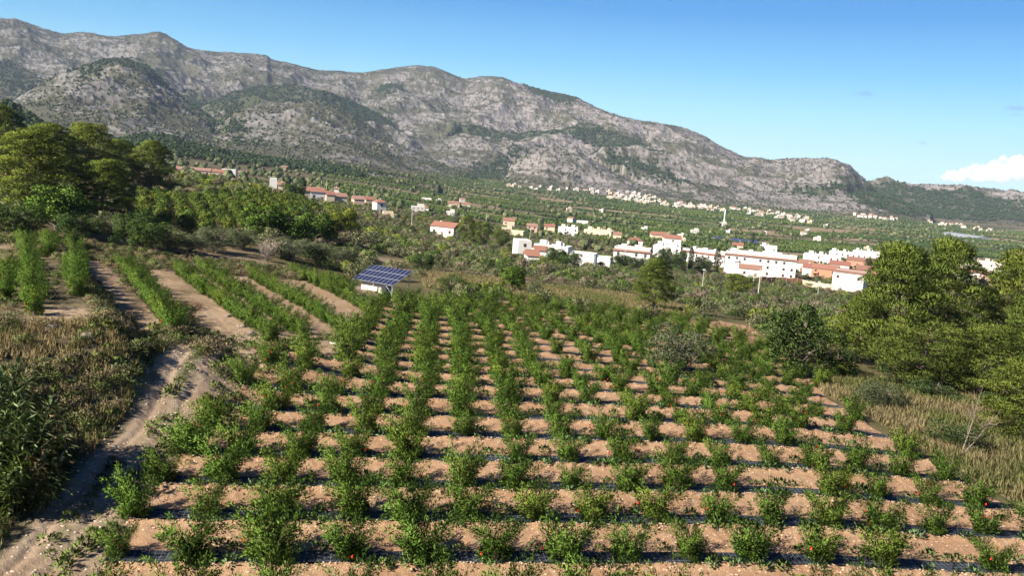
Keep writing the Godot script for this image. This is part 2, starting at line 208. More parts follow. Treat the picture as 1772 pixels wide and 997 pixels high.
const VILLAGE_D := [Vector2(858,-2067), Vector2(825,-2108), Vector2(917,-2085), Vector2(843,-2103), Vector2(840,-2078), Vector2(876,-2039), Vector2(906,-2079), Vector2(866,-2086), Vector2(880,-2064), Vector2(826,-2064), Vector2(910,-2096), Vector2(852,-2078), Vector2(889,-2074), Vector2(875,-2074), Vector2(824,-2079), Vector2(858,-2094)]
const VILLAGE_E := [Vector2(983,-1852), Vector2(1084,-2195), Vector2(1080,-2097), Vector2(981,-1796), Vector2(1038,-1927), Vector2(1041,-1946), Vector2(1088,-2131), Vector2(1010,-2102), Vector2(970,-1972), Vector2(1018,-1963), Vector2(1016,-2126), Vector2(1081,-2117), Vector2(999,-2005), Vector2(1054,-2087), Vector2(1028,-2078), Vector2(1069,-1943), Vector2(991,-1837), Vector2(965,-1859)]
const VILLAGE_F := [Vector2(134,-2042), Vector2(70,-2005), Vector2(-24,-1997), Vector2(186,-2056), Vector2(157,-2049), Vector2(-16,-1919), Vector2(113,-2048), Vector2(-13,-2019), Vector2(173,-2070), Vector2(91,-2017), Vector2(0,-1978), Vector2(48,-2031), Vector2(26,-2013), Vector2(27,-1977), Vector2(75,-2036), Vector2(37,-1940), Vector2(-25,-1952), Vector2(173,-2036)]
const FARMS := [Vector2(52,-821), Vector2(269,-1121), Vector2(331,-942), Vector2(329,-802), Vector2(-62,-771), Vector2(508,-1413), Vector2(-31,-513), Vector2(394,-1163), Vector2(67,-1128), Vector2(-61,-932), Vector2(173,-831), Vector2(120,-803), Vector2(346,-1034), Vector2(177,-1148), Vector2(282,-977), Vector2(144,-746), Vector2(116,-1191), Vector2(129,-664), Vector2(-68,-583), Vector2(230,-930), Vector2(-50,-641), Vector2(-78,-839), Vector2(61,-1015), Vector2(-6,-569)]
const LAMPS := [Vector2(68.97,-243.51), Vector2(54.64,-244.13), Vector2(100.97,-280.26), Vector2(27.32,-287.21)]  # r 253 250 298 289
const POLES := [Vector2(-45.18,-367.57), Vector2(-132.8,-575.79), Vector2(-131.36,-585), Vector2(-98.39,-511.7), Vector2(8,-486.96), Vector2(-22.44,-624.51), Vector2(68.84,-237.16), Vector2(48.17,-371.47)]  # r 370 591 600 521 487 625 247 375
const MAST := [Vector2(287.55,-1192.97)]  # r 1227
const SOLAR_FIELD := [Vector2(181.28,-771.4), Vector2(214.92,-760.02)]  # r 792 790
const SHELTER := [Vector2(-15.53,-100.93)]  # r 102
const WALL_A := [Vector2(106.82,-365.94), Vector2(118.08,-374.81), Vector2(129.44,-379.65)]  # r 381 393 401
const WALL_B := [Vector2(126.85,-371.86), Vector2(130.16,-361.71), Vector2(134.64,-355.75)]  # r 393 384 380
const GATE := [Vector2(-137.91,-230.17), Vector2(-142.77,-243.51)]  # r 268 282
const REEDS := [Vector2(-23.74,-38.2), Vector2(-21.65,-35.64), Vector2(-20.35,-34.51), Vector2(-21.58,-37.28)]  # r 45 42 40 43
const DEAD_TREE := [Vector2(30.82,-55.47)]  # r 63
const BARE_BUSH := [Vector2(-34.54,-118.52)]  # r 123
const CARS := [Vector2(-104.48,-174.32), Vector2(-74.74,-190.85)]  # r 203 205
const GREENHOUSE := [Vector2(731.86,-1454.77), Vector2(748.51,-1375.79)]  # r 1628 1566
const ORANGE_FIELD := [Vector2(695.73,-1483.11), Vector2(737.12,-1321.34)]  # r 1638 1513
const TANK := [Vector2(-13.5,-69.18)]  # r 70
const HEAPS := [Vector2(-17.45,-62.76), Vector2(-28.57,-75.78)]  # r 65 81
const BOULDERS := [Vector2(-27.48,-50.28), Vector2(-25.38,-50.41), Vector2(-18.71,-63.45), Vector2(-20.63,-67.34), Vector2(-22.4,-70.18), Vector2(-24.84,-74.22)]  # r 57 56 66 70 74 78
const BUCKET := [Vector2(31.09,-51.58)]  # r 60
const GRASS_STRIP := [Vector2(-12.88,-124.92), Vector2(-5.58,-125.1), Vector2(1.3,-121.44), Vector2(9.68,-121.46), Vector2(18.67,-119.7), Vector2(29.83,-137.31), Vector2(30.16,-166.28), Vector2(12.73,-163.56), Vector2(4.62,-154.67), Vector2(-9.31,-155.98), Vector2(-16.68,-154.73)]  # r 126 125 121 122 121 141 169 164 155 156 156
const DRY_BANK := [Vector2(31.05,-81.04), Vector2(35.17,-81.46), Vector2(39.21,-80.4), Vector2(48.71,-78.29), Vector2(41.9,-60.46), Vector2(31.79,-44.93), Vector2(29.67,-46.09), Vector2(29.19,-49.57), Vector2(29.11,-53.63), Vector2(28.45,-58.94), Vector2(27.83,-65.77), Vector2(27.13,-71.59)]  # r 87 89 89 92 74 55 55 58 61 65 71 77
const GROVE := [Vector2(-67.6,-176.4), Vector2(-77.3,-171.4), Vector2(-67.8,-145), Vector2(-56.3,-126.8), Vector2(-52.2,-129.6), Vector2(-46.5,-133.4), Vector2(-44.7,-145.3), Vector2(-46,-181.5), Vector2(-69.5,-306.2), Vector2(-60.4,-209.3), Vector2(-66.4,-197.7)]
const SHELTER_B := Vector2(-14.44, -102.60)

const SUN_TO := Vector3(0.655, -0.59, -0.475)      # the way the sunlight travels
const EXPOSURE := 3.2
const ROW_TURN := 9.1                            # the orchard rows' turn from the x axis
const ROW_FIRST := 32.9
const ROW_STEP := 4.0

var rng := RandomNumberGenerator.new()
var used := {}
var mats := {}

func _ready() -> void:
	rng.seed = 20231
	view()
	prepare_ground()
	ground_near()
	ground_far()
	orchard()
	shelter()
	trees()
	bank_plants()
	scrub()
	grove()
	houses()
	villages()
	valley_green()
	mountain_green()
	small_things()

# ------------------------------------------------------------------ camera, sky, sun
func view() -> void:
	var cam := Camera3D.new()
	cam.name = "camera"
	cam.position = Vector3(0, 16, 0)
	cam.rotation_degrees = Vector3(-8, 0, 4.3)
	cam.fov = 37.35
	cam.near = 0.5
	cam.far = 12000
	add_child(cam)
	cam.current = true
	var we := WorldEnvironment.new()
	we.name = "environment"
	var e := Environment.new()
	e.background_mode = Environment.BG_SKY
	e.tonemap_mode = Environment.TONE_MAPPER_LINEAR
	e.tonemap_exposure = EXPOSURE
	e.sdfgi_enabled = true
	e.ssao_enabled = true
	e.ssil_enabled = true
	e.fog_enabled = true
	e.fog_density = 0.00004
	e.fog_light_color = Color(0.80, 0.88, 1.0)
	var sky := Sky.new()
	var pm := PanoramaSkyMaterial.new()
	pm.panorama = sky_picture()
	sky.sky_material = pm
	e.sky = sky
	we.environment = e
	add_child(we)
	var sun := DirectionalLight3D.new()
	sun.name = "sun"
	sun.light_energy = 1.55
	sun.light_angular_distance = 0.53
	sun.light_color = Color(1.0, 0.955, 0.89)
	sun.shadow_enabled = true
	add_child(sun)
	sun.look_at_from_position(Vector3.ZERO, SUN_TO.normalized(), Vector3.UP)

func lin(r: int, g: int, b: int) -> Color:
	return Color8(r, g, b).srgb_to_linear()

func sky_colour(el: float) -> Color:
	var stops := [[0.0, lin(214, 244, 255)], [2.0, lin(204, 242, 255)], [4.5, lin(170, 230, 255)], [7.0, lin(130, 203, 250)], [10.5, lin(88, 162, 230)], [16.0, lin(64, 132, 206)], [35.0, lin(40, 92, 168)], [90.0, lin(26, 64, 128)]]
	for i in range(1, stops.size()):
		if el <= stops[i][0]:
			var t: float = (el - stops[i - 1][0]) / (stops[i][0] - stops[i - 1][0])
			return (stops[i - 1][1] as Color).lerp(stops[i][1], t)
	return stops[-1][1]

func sky_picture() -> ImageTexture:
	var w := 4096
	var h := 2048
	var im := Image.create(w, h, false, Image.FORMAT_RGBF)
	var bands := 64
	for row in h:
		var el := 90.0 - (row + 0.5) * 180.0 / h
		var c := sky_colour(maxf(el, 0.0))
		for k in bands:                            # the sky is darkest square to the sun and brightens away from it
			var az := wrapf((k + 0.5) * 360.0 / bands, -180.0, 180.0)
			var off := absf(wrapf(az + 126.0, -180.0, 180.0))
			var lift := 0.90 + 0.20 * smoothstep(70.0, 140.0, off) + 0.12 * (1.0 - smoothstep(10.0, 60.0, off))
			im.fill_rect(Rect2i(k * w / bands, row, w / bands, 1), Color(c.r * lift, c.g * lift, c.b * lift) * (1.0 / EXPOSURE))
			if el < 0.0:
				break
		if el < 0.0:
			im.fill_rect(Rect2i(0, row, w, 1), Color(0.30, 0.30, 0.28) * (1.0 / EXPOSURE))
	# smooth the bands sideways
	for row in int(h * 0.5):
		for k in bands:
			var x0 := k * w / bands
			var a := im.get_pixel(posmod(x0 - 2, w), row)
			var b := im.get_pixel(posmod(x0 + 40, w), row)
			if not a.is_equal_approx(b) and row % 1 == 0:
				for s in range(-16, 16):
					im.set_pixel(posmod(x0 + s, w), row, a.lerp(b, (s + 16.5) / 32.0))
	# cumulus low over the hills, lit by the sun, and thin grey shreds
	var puffs := []
	var pr := RandomNumberGenerator.new()
	pr.seed = 77
	var heaps := [[26.5, 1.4, 0.65], [27.4, 1.6, 0.85], [28.4, 1.65, 0.95], [29.5, 2.0, 1.2], [30.6, 2.1, 1.3], [31.8, 1.95, 1.2], [32.9, 1.8, 1.1], [34.2, 1.0, 0.9], [23.6, 0.72, 0.33], [24.5, 0.62, 0.36], [12.9, 1.62, 0.22], [37.0, 1.1, 1.1], [40.0, 1.3, 1.3], [44.0, 1.0, 1.0]]
	for hp in heaps:
		for k in 26:
			var a := pr.randf() * TAU
			var q := sqrt(pr.randf())
			puffs.append([hp[0] + cos(a) * q * hp[2] * 0.95, hp[1] + absf(sin(a)) * q * hp[2] * 0.85 - 0.25 * hp[2], hp[2] * pr.randf_range(0.14, 0.36)])
	var nz := FastNoiseLite.new()
	nz.frequency = 0.9
	nz.fractal_octaves = 4
	var x_from := int(8.0 / 360.0 * w)
	var x_to := int(50.0 / 360.0 * w)
	for row in range(int(h * 0.5 - 70), int(h * 0.5)):
		var el := 90.0 - (row + 0.5) * 180.0 / h
		for x in range(x_from, x_to):
			var az := (x + 0.5) / w * 360.0
			var wob := nz.get_noise_2d(az * 3.0, el * 3.0) * 0.10
			var cover := 0.0
			var lit := 0.0
			for p in puffs:
				var dx: float = az - p[0]
				if absf(dx) > 0.9:
					continue
				var dy: float = el - p[1]
				var d: float = sqrt(dx * dx + dy * dy) / p[2] + wob * 2.0
				var c := 1.0 - smoothstep(0.72, 1.05, d)
				if c > 0.0:
					var l: float = clampf(0.62 + 0.38 * (dy * 0.85 - dx * 0.5) / p[2], 0.25, 1.0)
					lit = maxf(lit, l * c) if c > 0.4 else lit
					cover = maxf(cover, c)
			for sh in [[21.0, 6.05, 0.7, 0.16], [29.3, 5.5, 0.9, 0.17], [29.2, 5.15, 0.4, 0.09], [31.2, 5.6, 0.7, 0.2], [31.2, 5.0, 0.7, 0.12], [24.6, 3.3, 0.25, 0.08]]:
				var ex: float = (az - sh[0]) / sh[2]
				var ey: float = (el - sh[1]) / sh[3]
				var m: float = 0.5 * clampf(1.0 - ex * ex - ey * ey + wob * 5.0, 0.0, 1.0)
				if m > 0.0:
					im.set_pixel(x, row, im.get_pixel(x, row).lerp(lin(140, 165, 205) * (1.0 / EXPOSURE), m))
			if cover > 0.0:
				var low := smoothstep(0.15, 0.9, el)
				var white := lin(186, 208, 236).lerp(Color(1.5, 1.5, 1.5), clampf(lit, 0.0, 1.0))
				im.set_pixel(x, row, im.get_pixel(x, row).lerp(white * (1.0 / EXPOSURE), cover * (0.35 + 0.62 * low)))
	return ImageTexture.create_from_image(im)

# ------------------------------------------------------------------ names, nodes
func numbered(base: String) -> String:
	var n: int = used.get(base, 0)
	used[base] = n + 1
	return base if n == 0 else "%s_%03d" % [base, n]

func tag(o: Node, label: String, category: String, group := "") -> void:
	o.set_meta("label", label)
	o.set_meta("category", category)
	if group:
		o.set_meta("group", group)

func thing(called: String, label: String, category: String, at: Vector3, turn := 0.0, group := "") -> Node3D:
	var o := Node3D.new()
	o.name = numbered(called)
	add_child(o)
	o.position = at
	o.rotation.y = turn
	tag(o, label, category, group)
	return o

func part(called: String, mesh: Mesh, mat: Material, parent: Node, at := Vector3.ZERO) -> MeshInstance3D:
	var m := MeshInstance3D.new()
	m.mesh = mesh
	m.name = called
	if mat:
		m.material_override = mat
	m.position = at
	parent.add_child(m, true)
	return m

func structure(called: String, mesh: Mesh, mat: Material) -> MeshInstance3D:
	var m := part(numbered(called), mesh, mat, self)
	m.set_meta("kind", "structure")
	return m

func stuff(called: String, mesh: Mesh, mat: Material, places: Array, colours: Array, label: String, category: String) -> void:
	var mm := MultiMesh.new()
	mm.transform_format = MultiMesh.TRANSFORM_3D
	mm.use_colors = colours.size() > 0
	mm.mesh = mesh
	mm.instance_count = places.size()
	for i in places.size():
		mm.set_instance_transform(i, places[i])
		if mm.use_colors:
			mm.set_instance_color(i, colours[i])
	var m := MultiMeshInstance3D.new()
	m.multimesh = mm
	m.material_override = mat
	m.name = numbered(called)
	add_child(m)
	m.set_meta("kind", "stuff")
	tag(m, label, category)

const ORDINALS := ["first", "second", "third", "fourth", "fifth", "sixth", "seventh", "eighth", "ninth", "tenth", "eleventh", "twelfth", "thirteenth", "fourteenth", "fifteenth", "sixteenth", "seventeenth", "eighteenth", "nineteenth", "twentieth"]
func nth(i: int) -> String:
	if i < 20:
		return ORDINALS[i]
	var tens := ["twenty", "thirty", "forty", "fifty", "sixty", "seventy", "eighty", "ninety"]
	var even := ["twentieth", "thirtieth", "fortieth", "fiftieth", "sixtieth", "seventieth", "eightieth", "ninetieth"]
	var n := i + 1
	return even[n / 10 - 2] if n % 10 == 0 else tens[n / 10 - 2] + "-" + ORDINALS[n % 10 - 1]

# ------------------------------------------------------------------ materials
func noise_picture(freq: float, octaves: int, lo: float, hi: float, seed_no: int, size := 512) -> NoiseTexture2D:
	var n := FastNoiseLite.new()
	n.frequency = freq
	n.fractal_octaves = octaves
	n.seed = seed_no
	var t := NoiseTexture2D.new()
	t.width = size
	t.height = size
	t.seamless = true
	t.noise = n
	var g := Gradient.new()
	g.set_color(0, Color(lo, lo, lo))
	g.set_color(1, Color(hi, hi, hi))
	t.color_ramp = g
	return t

func plain(colour: Color, rough := 0.85, metal := 0.0) -> StandardMaterial3D:
	var key := "%s %s %s" % [colour, rough, metal]
	if not mats.has(key):
		var m := StandardMaterial3D.new()
		m.albedo_color = colour.linear_to_srgb()
		m.roughness = rough
		m.metallic = metal
		mats[key] = m
	return mats[key]

func grainy(colour: Color, scale: float, lo: float, rough := 0.9, bump := 0.0) -> StandardMaterial3D:
	var key := "grain %s %s %s" % [colour, scale, lo]
	if not mats.has(key):
		var m := StandardMaterial3D.new()
		m.albedo_color = colour.linear_to_srgb()
		m.roughness = rough
		m.uv1_triplanar = true
		m.uv1_world_triplanar = true
		m.uv1_scale = Vector3.ONE * scale
		if not mats.has("noise%s" % lo):
			mats["noise%s" % lo] = noise_picture(0.02, 5, lo, 1.0, 4)
		m.albedo_texture = mats["noise%s" % lo]
		if bump > 0.0:
			m.heightmap_enabled = true
			m.heightmap_texture = mats["noise%s" % lo]
			m.heightmap_scale = bump
		mats[key] = m
	return mats[key]

func leafy(tint := Color.WHITE, glow := 0.30) -> StandardMaterial3D:
	var key := "leaf %s %s" % [tint, glow]
	if not mats.has(key):
		var m := StandardMaterial3D.new()
		m.vertex_color_use_as_albedo = true
		m.albedo_color = tint.linear_to_srgb()
		m.roughness = 0.75
		m.metallic_specular = 0.16
		m.cull_mode = BaseMaterial3D.CULL_DISABLED
		m.backlight_enabled = true
		m.backlight = Color(0.9 * glow, glow, 0.45 * glow).linear_to_srgb()
		mats[key] = m
	return mats[key]

func earth(scale: float, bump: float) -> StandardMaterial3D:
	var m := StandardMaterial3D.new()
	m.vertex_color_use_as_albedo = true
	m.roughness = 0.95
	m.metallic_specular = 0.2
	m.uv1_triplanar = true
	m.uv1_world_triplanar = true
	m.uv1_scale = Vector3.ONE * scale
	m.albedo_texture = noise_picture(0.03, 5, 0.62, 1.0, 9, 1024)
	m.heightmap_enabled = true
	m.heightmap_texture = noise_picture(0.035, 5, 0.0, 1.0, 11, 1024)
	m.heightmap_scale = bump
	return m

# ------------------------------------------------------------------ mesh helpers
class Leaves:
	var v := PackedVector3Array()
	var n := PackedVector3Array()
	var c := PackedColorArray()
	var ix := PackedInt32Array()
	func leaf(p: Vector3, d: Vector3, s: Vector3, l: float, w: float, nr: Vector3, col: Color) -> void:
		var k := v.size()
		var mid := p + d * (l * 0.45)
		v.append(p)
		v.append(mid + s * w)
		v.append(p + d * l)
		v.append(mid - s * w)
		for i in 4:
			n.append(nr)
			c.append(col)
		ix.append_array([k, k + 1, k + 2, k, k + 2, k + 3])
	func tube(pts: Array, rad: Array, sides: int, col: Color) -> void:
		var first := v.size()
		for i in pts.size():
			var along: Vector3 = (pts[mini(i + 1, pts.size() - 1)] - pts[maxi(i - 1, 0)]).normalized()
			var a := along.cross(Vector3.RIGHT if absf(along.x) < 0.8 else Vector3.UP).normalized()
			var b := along.cross(a)
			for k in sides:
				var q := a * cos(TAU * k / sides) + b * sin(TAU * k / sides)
				v.append(pts[i] + q * rad[i])
				n.append(q)
				c.append(col)
		for i in pts.size() - 1:
			for k in sides:
				var p0 := first + i * sides + k
				var p1 := first + i * sides + (k + 1) % sides
				ix.append_array([p0, p0 + sides, p1, p1, p0 + sides, p1 + sides])
	func face(a: Vector3, b: Vector3, cc: Vector3, d: Vector3, col := Color.WHITE) -> void:
		var k := v.size()
		var nr := (cc - a).cross(b - a).normalized()
		if nr.length() < 0.5:
			nr = (d - a).cross(cc - a).normalized()
		for p in [a, b, cc, d]:
			v.append(p)
			n.append(nr)
			c.append(col)
		ix.append_array([k, k + 1, k + 2, k, k + 2, k + 3])
	func box(at: Vector3, size: Vector3, col := Color.WHITE) -> void:
		var h := size * 0.5
		var o := [Vector3(-h.x, -h.y, h.z), Vector3(h.x, -h.y, h.z), Vector3(h.x, h.y, h.z), Vector3(-h.x, h.y, h.z), Vector3(-h.x, -h.y, -h.z), Vector3(h.x, -h.y, -h.z), Vector3(h.x, h.y, -h.z), Vector3(-h.x, h.y, -h.z)]
		for f in [[3, 2, 1, 0], [6, 7, 4, 5], [2, 6, 5, 1], [7, 3, 0, 4], [7, 6, 2, 3], [0, 1, 5, 4]]:
			face(at + o[f[0]], at + o[f[1]], at + o[f[2]], at + o[f[3]], col)
	func mesh(into: ArrayMesh = null, mat: Material = null) -> ArrayMesh:
		var m := into if into else ArrayMesh.new()
		var a := []
		a.resize(Mesh.ARRAY_MAX)
		a[Mesh.ARRAY_VERTEX] = v
		a[Mesh.ARRAY_NORMAL] = n
		a[Mesh.ARRAY_COLOR] = c
		a[Mesh.ARRAY_INDEX] = ix
		m.add_surface_from_arrays(Mesh.PRIMITIVE_TRIANGLES, a)
		if mat:
			m.surface_set_material(m.get_surface_count() - 1, mat)
		return m

func any_dir() -> Vector3:
	var z := rng.randf_range(-1, 1)
	var a := rng.randf() * TAU
	var q := sqrt(1.0 - z * z)
	return Vector3(q * cos(a), z, q * sin(a))

func clump(L: Leaves, at: Vector3, rad: Vector3, count: int, len: float, wid: float, ca: Color, cb: Color, up := 0.3, wild := 0.7) -> void:
	var tone := rng.randf_range(-0.25, 0.25)
	for i in count:
		var d := any_dir()
		if d.y < -0.35 and rng.randf() < 0.6:
			d.y = -d.y
		var k := 0.45 + 0.6 * pow(rng.randf(), 0.5)
		var p := at + d * rad * k
		var dir := (d + Vector3.UP * up + any_dir() * wild).normalized()
		var side := dir.cross(any_dir()).normalized()
		var nr := (d + Vector3.UP * 0.25 + any_dir() * 0.45).normalized()
		L.leaf(p, dir, side, len * rng.randf_range(0.7, 1.3), wid * rng.randf_range(0.7, 1.3), nr, ca.lerp(cb, clampf(rng.randf() + tone, 0, 1)))

# ------------------------------------------------------------------ the shape of the land
const NA := 97
const NR := 162
var grid := PackedFloat32Array()
var nz_big := FastNoiseLite.new()
var nz_mid := FastNoiseLite.new()
var nz_fine := FastNoiseLite.new()
var nz_ridge := FastNoiseLite.new()
var nz_patch := FastNoiseLite.new()

func table(az: float, r: float) -> float:
	var keys: Array = TAB_H.keys()
	var lr := log(r)
	var k := 0
	while k < TAB_R.size() - 2 and TAB_R[k + 1] < r:
		k += 1
	var t := clampf((lr - log(TAB_R[k])) / (log(TAB_R[k + 1]) - log(TAB_R[k])), 0, 1)
	var i := 0
	while i < keys.size() - 2 and keys[i + 1] < az:
		i += 1
	var s := clampf((az - keys[i]) / float(keys[i + 1] - keys[i]), 0, 1)
	var a: Array = TAB_H[keys[i]]
	var b: Array = TAB_H[keys[i + 1]]
	return lerpf(lerpf(a[k], a[k + 1], t), lerpf(b[k], b[k + 1], t), s)

func prepare_ground() -> void:
	nz_big.seed = 3
	nz_big.frequency = 1.0 / 420.0
	nz_big.fractal_octaves = 4
	nz_ridge.seed = 8
	nz_ridge.frequency = 1.0 / 480.0
	nz_ridge.fractal_type = FastNoiseLite.FRACTAL_RIDGED
	nz_ridge.fractal_octaves = 5
	nz_mid.seed = 5
	nz_mid.frequency = 1.0 / 45.0
	nz_mid.fractal_octaves = 3
	nz_fine.seed = 6
	nz_fine.frequency = 1.0
	nz_fine.fractal_octaves = 3
	nz_patch.seed = 12
	nz_patch.frequency = 1.0 / 9.0
	nz_patch.fractal_octaves = 4
	grid.resize(NA * NR)
	for i in NA:
		for k in NR:
			grid[i * NR + k] = table(i - 48.0, minf(12.0 * pow(1.04, k), 6500.0))
	for pass_no in 2:
		var g := grid.duplicate()
		for i in range(1, NA - 1):
			for k in NR:
				g[i * NR + k] = (grid[(i - 1) * NR + k] + 2.0 * grid[i * NR + k] + grid[(i + 1) * NR + k]) * 0.25
		grid = g.duplicate()
		for i in NA:
			for k in range(1, NR - 1):
				g[i * NR + k] = (grid[i * NR + k - 1] + 2.0 * grid[i * NR + k] + grid[i * NR + k + 1]) * 0.25
		grid = g

func broad(az: float, r: float) -> float:
	var i := clampf(az + 48.0, 0.0, NA - 1.001)
	var k := clampf(log(maxf(r, 12.0) / 12.0) / log(1.04), 0.0, NR - 1.001)
	var i0 := int(i)
	var k0 := int(k)
	var fi := i - i0
	var fk := k - k0
	var q := i0 * NR + k0
	return lerpf(lerpf(grid[q], grid[q + NR], fi), lerpf(grid[q + 1], grid[q + NR + 1], fi), fk)

func path_side(x: float, z: float) -> float:
	var best := 1e9
	var sg := 1.0
	var p := Vector2(x, z)
	for i in PATH_LINE.size() - 1:
		var a: Vector2 = PATH_LINE[i]
		var d: Vector2 = PATH_LINE[i + 1] - a
		var t := clampf((p - a).dot(d) / d.length_squared(), 0, 1)
		var l := p.distance_to(a + d * t)
		if l < best:
			best = l
			sg = 1.0 if d.x * (z - a.y) - d.y * (x - a.x) < 0.0 else -1.0
	return best * sg

const TERRACE := [[-50.0, 4.6], [7.6, 4.3], [9.6, 2.5], [12.8, 2.3], [15.8, 1.25], [20.0, 1.1], [23.0, 0.6], [27.0, 0.45], [33.0, 0.0]]
func terrace_height(s: float) -> float:
	for i in range(1, TERRACE.size()):
		if s <= TERRACE[i][0]:
			return lerpf(TERRACE[i - 1][1], TERRACE[i][1], clampf((s - TERRACE[i - 1][0]) / (TERRACE[i][0] - TERRACE[i - 1][0]), 0, 1))
	return 0.0

func land(x: float, z: float) -> float:            # ground height within half a kilometre
	var r := sqrt(x * x + z * z)
	var az := rad_to_deg(atan2(x, -z))
	var b := broad(az, r)
	if az > -5.0 or r > 130.0 or r < 20.0 or az < -100.0:
		return b
	var s := 0.839 * x - 0.545 * z
	var t := -0.545 * x - 0.839 * z
	var te := terrace_height(s)
	var bank := 2.4
	if r < 75.0:
		bank = 2.4 * smoothstep(1.1, 10.5, path_side(x, z))
	var h := lerpf(lerpf(bank, te, smoothstep(49.0, 58.0, t)), lerpf(minf(bank, te), te, smoothstep(52.0, 60.0, t)), smoothstep(10.5, 17.5, s))
	return lerpf(h, b, maxf(smoothstep(95.0, 128.0, r), smoothstep(-11.0, -6.0, az)))

func ridges_at(az: float) -> Array:
	var found := []
	for q in RIDGES:
		if az < q[0][0] or az > q[-1][0]:
			continue
		for i in range(1, q.size()):
			if az <= q[i][0]:
				var t: float = (az - q[i - 1][0]) / maxf(q[i][0] - q[i - 1][0], 1e-6)
				found.append([lerpf(q[i - 1][1], q[i][1], t), lerpf(q[i - 1][2], q[i][2], t), lerpf(q[i - 1][3], q[i][3], t)])
				break
	return found

# ---- the far land is kept as a grid, so that what grows on it stands on it
const FAR_A := 37.0
const FAR_STEP := 0.062
var far_r := PackedFloat32Array()
var far_h := PackedFloat32Array()
var far_cols := 0

func far_height(x: float, z: float) -> float:
	var r := sqrt(x * x + z * z)
	var az := rad_to_deg(atan2(x, -z))
	var i := clampf((az + FAR_A) / FAR_STEP, 0.0, far_cols - 1.001)
	var k := clampi(far_r.bsearch(r) - 1, 0, far_r.size() - 2)
	var fk := clampf((r - far_r[k]) / (far_r[k + 1] - far_r[k]), 0, 1)
	var i0 := int(i)
	var n := far_r.size()
	var q := i0 * n + k
	return lerpf(lerpf(far_h[q], far_h[q + 1], fk), lerpf(far_h[q + n], far_h[q + n + 1], fk), i - i0)

func height(x: float, z: float) -> float:
	return far_height(x, z) if x * x + z * z > 480.0 * 480.0 else land(x, z)

func grid_mesh(cols: int, rows: int, v: PackedVector3Array, c: PackedColorArray) -> ArrayMesh:
	var n := PackedVector3Array()
	n.resize(v.size())
	for i in cols:
		for k in rows:
			var a := v[mini(i + 1, cols - 1) * rows + k] - v[maxi(i - 1, 0) * rows + k]
			var b := v[i * rows + mini(k + 1, rows - 1)] - v[i * rows + maxi(k - 1, 0)]
			n[i * rows + k] = a.cross(b).normalized()
	var ix := PackedInt32Array()
	ix.resize((cols - 1) * (rows - 1) * 6)
	var w := 0
	for i in cols - 1:
		for k in rows - 1:
			var p := i * rows + k
			ix[w] = p
			ix[w + 1] = p + 1
			ix[w + 2] = p + rows
			ix[w + 3] = p + rows
			ix[w + 4] = p + 1
			ix[w + 5] = p + rows + 1
			w += 6
	var a := []
	a.resize(Mesh.ARRAY_MAX)
	a[Mesh.ARRAY_VERTEX] = v
	a[Mesh.ARRAY_NORMAL] = n
	a[Mesh.ARRAY_COLOR] = c
	a[Mesh.ARRAY_INDEX] = ix
	var m := ArrayMesh.new()
	m.add_surface_from_arrays(Mesh.PRIMITIVE_TRIANGLES, a)
	return m

func mix(a: Color, b: Color, t: float) -> Color:
	return a.lerp(b, clampf(t, 0, 1))

var orchard_poly := PackedVector2Array(ORCHARD)
var strip_poly := PackedVector2Array(GRASS_STRIP)
var bank_poly := PackedVector2Array(DRY_BANK)
const EAST := Vector2(0.98741, -0.15816)         # along the rows
const AHEAD := Vector2(-0.15816, -0.98741)       # across the rows

